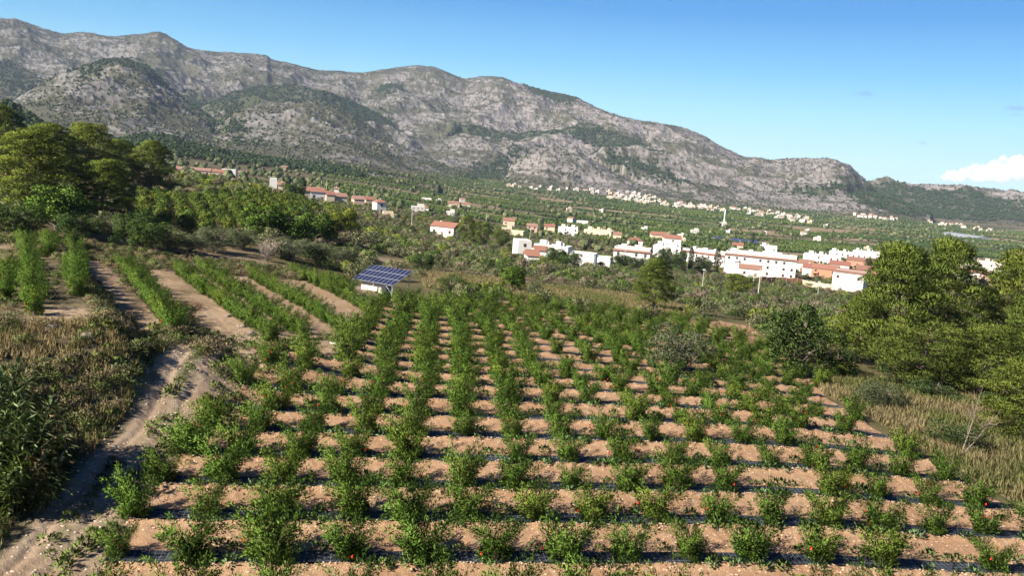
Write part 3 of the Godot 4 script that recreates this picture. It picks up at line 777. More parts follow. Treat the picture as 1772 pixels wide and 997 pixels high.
func near_ground(x: float, z: float, r: float, az: float) -> Array:
	var h := land(x, z)
	var p := Vector2(x, z)
	var pn := nz_patch.get_noise_2d(x, z)
	var fn := nz_fine.get_noise_2d(x * 1.6, z * 1.6)
	var fn2 := nz_fine.get_noise_2d(x * 5.0 + 40.0, z * 5.0)
	var c: Color
	if r < 135.0 and Geometry2D.is_point_in_polygon(p, orchard_poly):
		c = mix(Color(0.335, 0.200, 0.115), Color(0.435, 0.280, 0.170), 0.5 + 0.9 * pn + 0.3 * fn2)
		c = mix(c, Color(0.452, 0.359, 0.265), (fn2 - 0.32) * 3.0)
		h += fn * 0.05 + fn2 * 0.025
		var vv := p.dot(AHEAD)
		var off := vv - ROW_FIRST - roundf((vv - ROW_FIRST) / ROW_STEP) * ROW_STEP
		var lip := nz_patch.get_noise_2d(x * 6.0, z * 6.0)
		h += (0.15 + 0.12 * lip) * exp(-pow((off + 0.72) / 0.17, 2.0)) + 0.09 * exp(-pow((off - 0.74) / 0.2, 2.0)) - 0.03 * exp(-pow(off / 0.5, 4.0))
		if pn > 0.28:
			c = mix(c, Color(0.101, 0.109, 0.039), (pn - 0.28) * 2.0 * (0.5 + fn2))
	elif az < -5.0 and r < 112.0:
		var side := path_side(x, z)
		var s := 0.839 * x - 0.545 * z
		var t := -0.545 * x - 0.839 * z
		var soil := mix(Color(0.281, 0.195, 0.121), Color(0.367, 0.273, 0.183), 0.5 + pn + 0.25 * fn2)
		var litter := mix(Color(0.094, 0.082, 0.047), Color(0.187, 0.156, 0.098), 0.5 + pn * 0.9 + 0.4 * fn)
		if t > 55.0:
			var bare := 1.0
			if s < 7.0:
				bare = 0.45 + pn
			elif s < 9.8:
				bare = -0.3 + pn
			elif s > 13.0 and s < 16.2:
				bare = 0.35 + pn * 1.2
			elif s > 16.2 and s < 20.0:
				bare = 0.9 + pn
			c = mix(mix(litter, Color(0.078, 0.098, 0.031), 0.5 + pn * 1.5) if s < 7.0 else litter, soil, bare)
			h += fn * 0.08
		else:
			c = mix(litter, Color(0.094, 0.094, 0.039), -0.1 + nz_patch.get_noise_2d(x + 50.0, z) * 1.5)
			h += (fn * 0.16 + pn * 0.25) * smoothstep(1.8, 5.0, absf(side))
		var edge := (side * 1.55 if side > 0.0 else -side) + pn * 0.9 + fn * 0.35
		if side < 0.4 and t < 61.0 + pn * 4.0:
			edge = minf(edge, 1.25 + maxf(0.0, absf(side) - 6.0) + pn * 0.9)
		if t > 66.0 and side > 0.0:
			edge = maxf(edge, 2.0)
		var track := 1.0 - smoothstep(1.25, 1.8, edge)
		var dust := mix(Color(0.265, 0.191, 0.129), Color(0.367, 0.285, 0.207), 0.45 + pn * 1.3 + 0.25 * fn2)
		if absf(absf(side) - 0.8) < 0.35:
			dust = mix(dust, Color(0.390, 0.312, 0.234), 0.3 + fn)
		c = mix(c, dust, track)
		var rut := exp(-pow((absf(side + 0.45) - 0.75) / 0.22, 2.0))
		c = mix(c, Color(0.16, 0.15, 0.075), track * (1.0 - rut) * (0.25 + pn * 1.6 + fn2 * 0.6) * smoothstep(0.6, 0.2, absf(side + 0.45)))
		h += track * (-0.10 * rut + fn2 * 0.03 + fn * 0.04)
	elif Geometry2D.is_point_in_polygon(p, strip_poly) or Geometry2D.is_point_in_polygon(p, bank_poly):
		c = mix(Color(0.21, 0.18, 0.095), Color(0.30, 0.245, 0.14), 0.5 + pn + 0.3 * fn)
		h += fn * 0.06
	elif az < -26.0 and r > 190.0 and r < 300.0 and absf((p - Vector2(-112, -185)).dot(Vector2(0.86, -0.51))) < 4.5:
		c = mix(Color(0.328, 0.296, 0.250), Color(0.406, 0.367, 0.312), 0.5 + pn)
	else:
		c = mix(Color(0.094, 0.090, 0.039), Color(0.156, 0.129, 0.066), 0.5 + pn + 0.3 * fn)
		c = mix(c, Color(0.281, 0.211, 0.140), (nz_mid.get_noise_2d(x, z) - 0.22) * 4.0)
		h += fn * 0.08
	return [h, c]

func ground_near() -> void:
	var a0 := -40.0
	var da := 0.15
	var cols := int(80.0 / da) + 1
	var rs := PackedFloat32Array()
	var r := 20.0
	while r < 492.0:
		rs.append(r)
		r += 0.2 if r < 72.0 else r * 0.0065 if r < 135.0 else r * 0.010
	var rows := rs.size()
	var v := PackedVector3Array()
	var c := PackedColorArray()
	v.resize(cols * rows)
	c.resize(cols * rows)
	for i in cols:
		var az := a0 + i * da
		var sx := sin(deg_to_rad(az))
		var cz := -cos(deg_to_rad(az))
		for k in rows:
			var x := sx * rs[k]
			var z := cz * rs[k]
			var q := near_ground(x, z, rs[k], az)
			v[i * rows + k] = Vector3(x, q[0] - (0.6 if k == rows - 1 else 0.0), z)
			c[i * rows + k] = q[1]
	structure("orchard_ground", grid_mesh(cols, rows, v, c), earth(0.35, 2.2))
	# the land round about and behind the viewer
	var L := Leaves.new()
	var rings := [0.0, 10.0, 20.2, 40.0, 80.0, 160.0, 320.0, 640.0, 1300.0, 2600.0, 6000.0]
	for k in rings.size() - 1:
		for i in 90:
			var az := -180.0 + i * 4.0
			if k >= 2 and az >= -38.5 and az < 37.5:
				continue
			var q := []
			for e in [[az, rings[k]], [az + 4.0, rings[k]], [az + 4.0, rings[k + 1]], [az, rings[k + 1]]]:
				var x: float = sin(deg_to_rad(e[0])) * e[1]
				var z: float = -cos(deg_to_rad(e[0])) * e[1]
				var bearing: float = wrapf(e[0], -180.0, 180.0)
				q.append(Vector3(x, broad(clampf(bearing, -48, 48), e[1]) - (0.35 if k >= 2 else 0.1), z))
			L.face(q[0], q[3], q[2], q[1], Color(0.15, 0.13, 0.07))
	structure("surrounding_ground", L.mesh(), earth(0.05, 2.0))

func in_woods(x: float, z: float) -> bool:
	var p := Vector2(x, z)
	for i in woods.size():
		if woods_box[i].has_point(p) and Geometry2D.is_point_in_polygon(p, woods[i]):
			return true
	return false

var woods := []
var woods_box := []
var far_wood := PackedByteArray()
var far_slope := PackedFloat32Array()

func hash2(a: int, b: int) -> float:
	var h := (a * 374761393 + b * 668265263) & 0x7fffffff
	h = ((h ^ (h >> 13)) * 1274126177) & 0x7fffffff
	return float((h ^ (h >> 16)) & 0xffff) / 65535.0

func field(x: float, z: float) -> Array:           # the field a place in the valley lies in: [kind 0..1, edge distance, second number]
	var u := x * 0.94 - z * 0.34
	var w := x * 0.34 + z * 0.94
	var row := floori(w / 46.0 + 0.25 * sin(u / 260.0))
	var fw := w / 46.0 + 0.25 * sin(u / 260.0) - row
	var size := 70.0 + 90.0 * hash2(row, 7)
	var uu := u / size + hash2(row, 3)
	var col := floori(uu)
	var fu := uu - col
	return [hash2(row * 3 + 1, col), minf(minf(fw, 1.0 - fw) * 46.0, minf(fu, 1.0 - fu) * size), hash2(row + 11, col * 5 + 2)]

func ground_far() -> void:
	for q in WOODS:
		var pv := PackedVector2Array(q)
		woods.append(pv)
		var bx := Rect2(pv[0], Vector2.ZERO)
		for p in pv:
			bx = bx.expand(p)
		woods_box.append(bx)
	var r := 478.0
	while r < 5400.0:
		far_r.append(r)
		r += r * 0.0105 if r < 1300.0 else 10.0 if r < 3300.0 else 14.0 if r < 4500.0 else 60.0
	var rows := far_r.size()
	far_cols = int(2.0 * FAR_A / FAR_STEP) + 1
	far_h.resize(far_cols * rows)
	far_wood.resize(far_cols * rows)
	far_slope.resize(far_cols * rows)
	var v := PackedVector3Array()
	var c := PackedColorArray()
	v.resize(far_cols * rows)
	c.resize(far_cols * rows)
	for i in far_cols:
		var az := -FAR_A + i * FAR_STEP
		var sx := sin(deg_to_rad(az))
		var cz := -cos(deg_to_rad(az))
		var rd := ridges_at(az)
		for k in rows:
			var rr := far_r[k]
			var x := sx * rr
			var z := cz * rr
			var b := broad(az, rr)
			var h := b
			var crest := 0.0
			for q in rd:
				if rr < q[2]:
					continue
				var s: float
				if rr <= q[1]:
					var t: float = (rr - q[2]) / (q[1] - q[2])
					s = 0.45 * t + 0.55 * t * t * (3.0 - 2.0 * t)
				else:
					s = maxf(0.0, 1.0 - 0.8 * (rr - q[1]) / (q[1] - q[2]))
				var hh: float = b + (q[0] - b) * s
				if hh > h:
					h = hh
					crest = s
			var up := clampf((h - b) / 70.0, 0, 1)
			var id := i * rows + k
			if up > 0.02:
				var big := nz_ridge.get_noise_2d(x, z)
				var mid := nz_mid.get_noise_3d(x, h * 1.6, z)
				var fine := nz_patch.get_noise_3d(x * 0.55, h * 0.9, z * 0.55)
				var calm := 1.0 - 0.75 * smoothstep(0.75, 1.0, crest)
				h += up * (big * 42.0 * calm + mid * 4.5 * (0.35 + 0.65 * calm) + fine * 2.6)
				var wood := in_woods(x + mid * 60.0, z + fine * 40.0)
				far_wood[id] = 1 if wood else 0
				far_slope[id] = up
				# limestone in beds, thin scrub and earth between
				var beds := nz_mid.get_noise_3d(x * 0.35, (h + x * 0.06) * 4.5, z * 0.35)
				var clean := smoothstep(-12.0, 4.0, az)          # barer, paler limestone towards the right of the range
				var rock := mix(Color(0.136, 0.130, 0.126).lerp(Color(0.160, 0.146, 0.140), clean), Color(0.235, 0.224, 0.218).lerp(Color(0.300, 0.275, 0.264), clean), 0.5 + beds * 1.25 + fine * 1.2)
				var green := mix(Color(0.066, 0.069, 0.045), Color(0.121, 0.115, 0.087), 0.5 + fine * 1.5)
				var veg := nz_big.get_noise_2d(x * 1.3, z * 1.3) * 1.3 - mid * 0.9 - beds * 0.8 + 0.14 - 0.38 * smoothstep(-10.0, 6.0, az) + 0.35 * (1.0 - smoothstep(0.1, 0.5, up))
				if az > 22.0:
					veg += 0.3
				var col := mix(rock, green, (veg + 0.12) * 2.6)
				if fine > 0.2:
					col = mix(col, Color(0.051, 0.056, 0.033), (fine - 0.2) * 7.0)
				if wood:
					col = mix(Color(0.047, 0.058, 0.027), col, 0.25)
				c[id] = mix(Color(0.156, 0.133, 0.078), col, up * 6.0)
			else:
				var f := field(x, z)
				var col: Color
				var fn := nz_patch.get_noise_2d(x * 0.4, z * 0.4)
				if rr < 640.0 or az < -12.0:
					col = mix(Color(0.078, 0.082, 0.035), Color(0.148, 0.125, 0.066), 0.5 + fn * 1.5)
				elif f[0] < 0.55:
					col = mix(Color(0.035, 0.055, 0.018), Color(0.06, 0.078, 0.03), f[2] + fn)
				elif f[0] < 0.72:
					col = mix(Color(0.257, 0.191, 0.121), Color(0.328, 0.250, 0.164), f[2] + fn)
				elif f[0] < 0.88:
					col = mix(Color(0.086, 0.125, 0.035), Color(0.133, 0.164, 0.055), f[2] + fn)
				else:
					col = mix(Color(0.094, 0.086, 0.043), Color(0.156, 0.133, 0.070), 0.5 + fn)
				if az > -10.0 and az < -1.0 and rr > 900.0 and rr < 1750.0 and f[0] > 0.3:
					col = mix(Color(0.22, 0.165, 0.105), Color(0.32, 0.245, 0.16), f[2] + fn)
				if f[1] < 2.6:
					col = mix(Color(0.281, 0.222, 0.156), col, 0.25)
				c[id] = col
			far_h[id] = h
			v[id] = Vector3(x, h, z)
	var k_split := far_r.bsearch(1300.0)
	structure("valley_and_mountains", grid_mesh(far_cols, rows, v, c), earth(0.02, 60.0))

# ------------------------------------------------------------------ the orchard
func bush_mesh(seed_no: int, dense: float) -> Leaves:
	rng.seed = seed_no
	var L := Leaves.new()
	var dark := Color(0.058, 0.102, 0.020)
	var light := Color(0.145, 0.215, 0.042)
	var stems := int(48 * dense)
	for s in stems:
		var a := rng.randf() * TAU
		var low := s % 3 == 0
		var lean := pow(rng.randf(), 0.6) * (0.85 if low else 0.36)
		var l := rng.randf_range(0.55, 1.0) if low else rng.randf_range(1.3, 2.35)
		var out := Vector3(cos(a), 0, sin(a))
		var p := out * rng.randf_range(0.02, 0.16)
		var dir := (Vector3.UP * cos(lean) + out * sin(lean)).normalized()
		var steps := 17
		var tone := rng.randf_range(-0.3, 0.35)
		for k in steps:
			var t := float(k) / steps
			dir = (dir + out * 0.035 - Vector3.UP * 0.075 * t + any_dir() * 0.06).normalized()
			p += dir * (l / steps)
			if t < 0.22:
				continue
			var reach := 0.10 + 0.21 * sin(minf(1.0, t * 1.25) * PI)
			for m in 10:
				var d := any_dir()
				var q := p + d * reach * sqrt(rng.randf())
				var ld := (dir * 0.8 + d * 0.9 + Vector3.UP * 0.15).normalized()
				var side := ld.cross(any_dir()).normalized()
				var outward := (q - Vector3(0, 0.7, 0)).normalized()
				L.leaf(q, ld, side, rng.randf_range(0.08, 0.17), rng.randf_range(0.014, 0.027), (outward + any_dir() * 0.6 + Vector3.UP * 0.2).normalized(), dark.lerp(light, clampf(rng.randf() * 0.9 + tone, 0, 1)))
	return L

func stem_mesh(seed_no: int) -> Leaves:
	rng.seed = seed_no
	var L := Leaves.new()
	for s in 6:
		var a := TAU * s / 6.0 + rng.randf()
		var out := Vector3(cos(a), 0, sin(a))
		L.tube([out * 0.05 - Vector3.UP * 0.15, out * 0.12 + Vector3.UP * 0.4, out * 0.38 + Vector3.UP * 0.95], [0.035, 0.028, 0.015], 5, Color(0.14, 0.10, 0.07))
	return L

func fruit_mesh() -> ArrayMesh:
	var L := Leaves.new()
	var red := Color(0.48, 0.035, 0.022)
	L.tube([Vector3(0, -0.055, 0), Vector3(0, -0.04, 0), Vector3(0, 0, 0), Vector3(0, 0.038, 0), Vector3(0, 0.052, 0), Vector3(0, 0.075, 0)], [0.002, 0.04, 0.058, 0.042, 0.014, 0.024], 8, red)
	return L.mesh()

var bush_kinds := []

func orchard() -> void:
	var stem_mat := leafy(Color.WHITE, 0.02)
	for k in 10:
		bush_kinds.append([bush_mesh(100 + k, 0.72 + 0.07 * (k % 6)).mesh(), stem_mesh(200 + k).mesh()])
	var fruit := fruit_mesh()
	var fruit_mat := leafy(Color(1, 1, 1), 0.01)
	var tints := [leafy(Color(1, 1, 1)), leafy(Color(0.86, 0.92, 0.82)), leafy(Color(1.14, 1.08, 0.95)), leafy(Color(0.95, 1.05, 1.0)), leafy(Color(0.76, 0.86, 0.78))]
	rng.seed = 41
	var spots := []                                # [distance, x, z, scale, label, tint]
	for row in range(-1, 25):
		var vv := ROW_FIRST + row * ROW_STEP
		var ends := [1e9, -1e9]
		var u := -40.0
		while u < 45.0:
			var p := EAST * u + AHEAD * vv
			if Geometry2D.is_point_in_polygon(p, orchard_poly):
				ends[0] = minf(ends[0], u)
				ends[1] = maxf(ends[1], u)
			u += 0.25
		if ends[1] < ends[0] + 3.0:
			continue
		if vv < 104.0 and row >= 0:
			weed_mat(row, vv, ends[0] - 0.2, ends[1] + 0.1)
		var count := 0
		u = ends[0] + 0.15
		var along := "from the left"
		while u < ends[1] + 0.3:
			var gap := rng.randf() < (0.03 if u < 14.0 else 0.09)
			var scale := rng.randf_range(0.88, 1.2) * (1.06 if u < 10.0 else 0.96)
			if rng.randf() < 0.07:
				scale *= 0.66
			if vv > 62.0:
				scale *= 1.04
			var p := EAST * (u + rng.randf_range(-0.17, 0.17)) + AHEAD * (vv - 0.12 + rng.randf_range(-0.15, 0.15))
			if not gap and not p.distance_to(Vector2(TREES_OLIVE.x, TREES_OLIVE.y)) < 2.6:
				var where := "pomegranate bush on the %s black strip from the front, %s from the left" % [nth(maxi(row, 0)), nth(count)]
				if row < 0:
					where = "pomegranate bush cut off by the bottom edge of the picture, %s from the left" % nth(count)
				spots.append([p.length(), p.x, p.y, scale, where, rng.randi() % 5, "bushes along the black strips"])
				count += 1
			u += 2.9 + rng.randf_range(-0.12, 0.12)
	var names := ["at the left edge of the upper terrace", "in the left long row of the upper terrace", "in the right long row of the upper terrace", "in the short row of the upper terrace", "in the single row of the second terrace", "in the row along the third terrace edge", "in the row right of the third terrace edge", "in the middle row above the track end", "in the sloping row left of the shelter", "in the short row beside the shelter"]
	for i in TERRACE_ROWS.size():
		var q: Array = TERRACE_ROWS[i]
		var count := 0
		for s in q.size() - 1:
			var a: Vector2 = q[s]
			var b: Vector2 = q[s + 1]
			var n := maxi(1, roundi(a.distance_to(b) / 2.15))
			for k in n:
				var p := a.lerp(b, (k + rng.randf_range(-0.12, 0.12)) / n)
				spots.append([p.length(), p.x, p.y, rng.randf_range(0.85, 1.15), "pomegranate bush %s, %s from the near end" % [names[i], nth(count)], rng.randi() % 5, "bushes on the terraces"])
				count += 1
	spots.sort_custom(func(a, b): return a[0] < b[0])
	var rest := [[], [], []]
	var rest_c := [[], [], []]
	for i in spots.size():
		var s: Array = spots[i]
		var kind: int = rng.randi() % bush_kinds.size()
		var at := Vector3(s[1], land(s[1], s[2]) - 0.03, s[2])
		var turn := rng.randf() * TAU
		var wide: float = s[3] * (rng.randf_range(0.78, 1.02) if s[6] == "bushes along the black strips" else rng.randf_range(0.66, 0.84))
		if i < 300:
			var o := thing("pomegranate_bush", s[4], "bush", at, turn, s[6])
			o.scale = Vector3(wide, s[3], wide)
			part("foliage", bush_kinds[kind][0], tints[s[5]], o)
			if s[0] < 70.0:
				part("stem", bush_kinds[kind][1], stem_mat, o)
				if rng.randf() < 0.5:
					for f in rng.randi_range(1, 3):
						var d := any_dir()
						part("fruit", fruit, fruit_mat, o, Vector3(d.x * 0.85, 0.75 + 0.45 * d.y, absf(d.z) * 0.55 + 0.35) if f == 0 else Vector3(d.x * 0.9, 0.7 + 0.5 * d.y, d.z * 0.9))
		else:
			var t := Transform3D(Basis(Vector3.UP, turn).scaled(Vector3(wide, s[3], wide)), at)
			rest[kind % 3].append(t)
			var g := rng.randf_range(0.8, 1.12)
			rest_c[kind % 3].append(Color(g, g, g))
	for k in 3:
		if rest[k].size():
			stuff("far_orchard_bushes", bush_kinds[k * 3][0], leafy(), rest[k], rest_c[k], "mass of pomegranate bushes in the farthest orchard rows by the dry grass", "bushes")
	# clods and pebbles on the worked soil
	var S := Leaves.new()
	rng.seed = 5
	for ring in [[0.0, 1.0], [0.9, 0.35]]:
		pass
	var pts := []
	for k in 6:
		var a := TAU * k / 6.0
		pts.append(Vector3(cos(a) * rng.randf_range(0.7, 1.2), rng.randf_range(-0.1, 0.25), sin(a) * rng.randf_range(0.7, 1.2)))
	for k in 6:
		S.face(pts[k], pts[(k + 1) % 6], Vector3(0.1, 0.75, 0), Vector3(0.1, 0.75, 0))
		S.face(pts[(k + 1) % 6], pts[k], Vector3(0, -0.5, 0), Vector3(0, -0.5, 0))
	var places := []
	var cols := []
	for i in 26000:
		var u := rng.randf_range(-11.0, 36.0)
		var vv := rng.randf_range(27.0, 66.0)
		if rng.randf() < 0.45:                     # stones gather on the lips of the strips
			vv = ROW_FIRST + roundf((vv - ROW_FIRST) / ROW_STEP) * ROW_STEP - 0.78 + rng.randfn(0.0, 0.16)
		var p := EAST * u + AHEAD * vv
		if not Geometry2D.is_point_in_polygon(p, orchard_poly):
			continue
		var off := absf(vv - ROW_FIRST - roundf((vv - ROW_FIRST) / ROW_STEP) * ROW_STEP)
		if off < 0.55:
			continue
		var s := 0.018 + 0.055 * pow(rng.randf(), 3.0)
		var y: float = near_ground(p.x, p.y, p.length(), 0.0)[0]
		places.append(Transform3D(Basis(Vector3.UP, rng.randf() * TAU).scaled(Vector3(s, s * rng.randf_range(0.6, 1.0), s)), Vector3(p.x, y + s * 0.1, p.y)))
		var g := rng.randf_range(0.75, 1.2)
		cols.append(Color(0.37 * g, 0.265 * g, 0.18 * g))
	for i in 6000:
		var p := Vector2(rng.randf_range(-24.0, -15.0), rng.randf_range(-70.0, -25.0))
		var s := 0.014 + 0.075 * pow(rng.randf(), 5.0)
		var y: float = near_ground(p.x, p.y, p.length(), rad_to_deg(atan2(p.x, -p.y)))[0]
		places.append(Transform3D(Basis(Vector3.UP, rng.randf() * TAU).scaled(Vector3(s, s * 0.8, s)), Vector3(p.x, y + s * 0.1, p.y)))
		cols.append(Color(0.36, 0.29, 0.22) * rng.randf_range(0.8, 1.1))
	var sm := StandardMaterial3D.new()
	sm.vertex_color_use_as_albedo = true
	sm.roughness = 0.95
	stuff("soil_clods", S.mesh(), sm, places, cols, "pale clods and pebbles scattered over the worked orchard soil", "clods")
	# weeds along the strips
	var W := Leaves.new()
	rng.seed = 66
	clump(W, Vector3(0, 0.08, 0), Vector3(0.22, 0.14, 0.22), 60, 0.16, 0.03, Color(0.06, 0.10, 0.03), Color(0.13, 0.19, 0.06), 0.5)
	places = []
	cols = []
	for i in 900:
		var u := rng.randf_range(-11.0, 34.0)
		var row := rng.randi_range(-1, 9)
		var p := EAST * u + AHEAD * (ROW_FIRST + row * ROW_STEP + (-0.75 if rng.randf() < 0.6 else 0.7) + rng.randfn(0, 0.12))
		if Geometry2D.is_point_in_polygon(p, orchard_poly):
			var s := rng.randf_range(0.5, 1.5)
			places.append(Transform3D(Basis(Vector3.UP, rng.randf() * TAU).scaled(Vector3.ONE * s), Vector3(p.x, land(p.x, p.y) + 0.05, p.y)))
			cols.append(Color(1, 1, 1) if rng.randf() < 0.7 else Color(1.2, 1.3, 1.8))
	for i in 800:
		var p := Vector2(rng.randf_range(-26.0, -15.5), rng.randf_range(-66.0, -27.0))
		var off := path_side(p.x, p.y)
		if absf(off) > 1.4 or absf(off + 0.45) < 0.3:
			places.append(Transform3D(Basis(Vector3.UP, rng.randf() * TAU).scaled(Vector3.ONE * rng.randf_range(0.5, 1.6)), Vector3(p.x, land(p.x, p.y) + 0.05, p.y)))
			cols.append(Color(1.1, 0.95, 0.9))
	stuff("low_weeds", W.mesh(), leafy(), places, cols, "small green weeds along the black strips and the track edge", "weeds")
	# one sick yellow bush
	var yb := EAST * 26.3 + AHEAD * (ROW_FIRST + 2 * ROW_STEP + 0.9)
	var o := thing("yellowed_bush", "small yellowed bush with thin foliage near the orchard's right edge", "bush", Vector3(yb.x, land(yb.x, yb.y), yb.y))
	o.scale = Vector3(0.6, 0.62, 0.6)
	part("foliage", bush_mesh(333, 0.4).mesh(), leafy(Color(3.2, 2.0, 1.1)), o)
	part("stem", bush_kinds[0][1], stem_mat, o)

const TREES_OLIVE := Vector2(14.98, -73.42)

func mat_picture() -> ImageTexture:
	var im := Image.create(256, 256, false, Image.FORMAT_RGB8)
	im.fill(Color8(38, 42, 48))
	var r := RandomNumberGenerator.new()
	r.seed = 3
	for y in 256:
		for x in 256:
			var g := r.randf_range(0.8, 1.2)
			im.set_pixel(x, y, Color8(int(36 * g), int(40 * g), int(47 * g)))
	for k in range(0, 256, 64):
		im.fill_rect(Rect2i(k, 0, 3, 256), Color8(112, 120, 128))
		im.fill_rect(Rect2i(0, k, 256, 3), Color8(112, 120, 128))
	return ImageTexture.create_from_image(im)

func weed_mat(row: int, vv: float, u0: float, u1: float) -> void:
	if not mats.has("mat"):
		var m := StandardMaterial3D.new()
		m.albedo_texture = mat_picture()
		m.roughness = 0.85
		m.metallic_specular = 0.25
		mats["mat"] = m
	var st := SurfaceTool.new()
	st.begin(Mesh.PRIMITIVE_TRIANGLES)
	var n := int((u1 - u0) / 0.3)
	for i in n + 1:
		var u := u0 + (u1 - u0) * i / n
		for s in 5:
			var off := (s - 2) * 0.25
			var wob := 0.10 * nz_patch.get_noise_2d(u * 2.0, vv * 3.0 + (s / 4) * 40.0)
			var p := EAST * u + AHEAD * (vv + off + wob)
			var y := land(p.x, p.y) + 0.035 + 0.03 * nz_fine.get_noise_2d(u * 0.8, off * 2.0 + vv) + (0.045 if s == 0 or s == 4 else 0.0)
			st.set_uv(Vector2(u, off + 0.5))
			st.add_vertex(Vector3(p.x, y, p.y))
	for i in n:
		for s in 4:
			var q := i * 5 + s
			for k in [q, q + 1, q + 5, q + 5, q + 1, q + 6]:
				st.add_index(k)
	st.generate_normals()
	var o := part(numbered("weed_mat"), st.commit(), mats["mat"], self)
	tag(o, "black weed mat strip, the %s from the front in the orchard" % nth(row), "weed mat", "black weed mats under the orchard rows")

# ------------------------------------------------------------------ the solar shelter and the hut under it
func shelter() -> void:
	var x0 := SHELTER_B.x
	var z0 := SHELTER_B.y
	var g := land(x0, z0)
	var across := Vector3(-0.855, 0, -0.517)       # from the low right corner along the low edge
	var back := Vector3(0.517, 0, -0.855)
	var o := thing("solar_shelter", "open shelter roofed with blue solar panels at the far orchard edge", "solar panels", Vector3(x0, g, z0))
	var low := 1.65
	var high := 3.2
	var wide := 6.6
	var deep := 3.8
	var slope := Vector3(back.x * deep, high - low, back.z * deep)
	var up := across.cross(slope).normalized()
	if up.y < 0.0:
		up = -up
	var sl := slope.normalized()
	var glass := StandardMaterial3D.new()
	glass.albedo_color = Color(0.012, 0.016, 0.042).linear_to_srgb()
	glass.roughness = 0.3
	glass.metallic_specular = 0.3
	var alu := plain(Color(0.55, 0.57, 0.60), 0.4, 0.6)
	var steel := plain(Color(0.42, 0.43, 0.44), 0.5, 0.5)
	var pw := wide / 10.0
	var pl := slope.length() / 3.0
	var frame_st := Leaves.new()
	frame_st.box(Vector3.ZERO, Vector3(pw - 0.012, 0.04, pl - 0.03))
	var frame_mesh := frame_st.mesh()
	var cell_st := Leaves.new()
	cell_st.box(Vector3.ZERO, Vector3(pw - 0.075, 0.012, pl - 0.10))
	var cell_mesh := cell_st.mesh()
	var basis := Basis(across, up, across.cross(up)).orthonormalized()
	for r in 3:
		for k in 10:
			var m := part("solar_panel", frame_mesh, alu, o)
			m.basis = basis
			m.position = Vector3.UP * low + across * (pw * (k + 0.5)) + sl * (pl * (r + 0.5)) + up * 0.1
			var c := part("panel_glass", cell_mesh, glass, m, Vector3(0, 0.026, 0))
	for e in [0.25, deep - 0.3]:
		for a in [0.3, wide * 0.5, wide - 0.3]:
			var top: float = low + (high - low) * e / deep
			var L := Leaves.new()
			L.box(Vector3(0, top * 0.5 - 0.3, 0), Vector3(0.11, top + 0.55, 0.11))
			part("post", L.mesh(), steel, o, across * a + back * e)
	for e in [0.25, deep * 0.5, deep - 0.3]:
		var L := Leaves.new()
		L.box(Vector3(wide * 0.5, 0, 0), Vector3(wide, 0.10, 0.07))
		var m := part("beam", L.mesh(), steel, o, Vector3.UP * (low + (high - low) * e / deep - 0.02) + back * e)
		m.basis = Basis(across, Vector3.UP, across.cross(Vector3.UP))
	for a in [0.3, wide * 0.5, wide - 0.3]:
		var L := Leaves.new()
		L.tube([Vector3.ZERO, slope], [0.05, 0.05], 6, Color.WHITE)
		part("rafter", L.mesh(), steel, o, Vector3.UP * low + across * a)
	var brace := Leaves.new()
	brace.tube([Vector3.UP * (low - 0.1) + across * 1.3 + back * 0.25, Vector3.UP * 0.6 + across * 0.3 + back * 0.25], [0.03, 0.03], 5, Color.WHITE)
	part("brace", brace.mesh(), steel, o)
	# the hut
	var hp := Vector3(x0, g, z0) + across * 4.1 + back * 1.9
	var hut := thing("pump_hut", "small white pump hut under the left half of the solar shelter", "hut", Vector3(hp.x, g - 0.3, hp.z), atan2(-across.z, across.x))
	var white := grainy(Color(0.80, 0.78, 0.73), 0.5, 0.8)
	var w := Leaves.new()
	w.box(Vector3(0, 0.45, 0), Vector3(3.3, 2.3, 2.2))
	part("wall", w.mesh(), white, hut)
	w = Leaves.new()
	w.box(Vector3(0, 1.641, 0), Vector3(3.4, 0.08, 2.3))
	part("roof", w.mesh(), plain(Color(0.6, 0.58, 0.54)), hut)
	w = Leaves.new()
	w.box(Vector3(0, 0.72, 0), Vector3(0.06, 1.45, 0.8))
	part("door", w.mesh(), plain(Color(0.10, 0.11, 0.12), 0.6), hut, Vector3(-1.68, 0, 0.3))

# ------------------------------------------------------------------ trees
var pine_kinds := []
var kind_meshes := {}

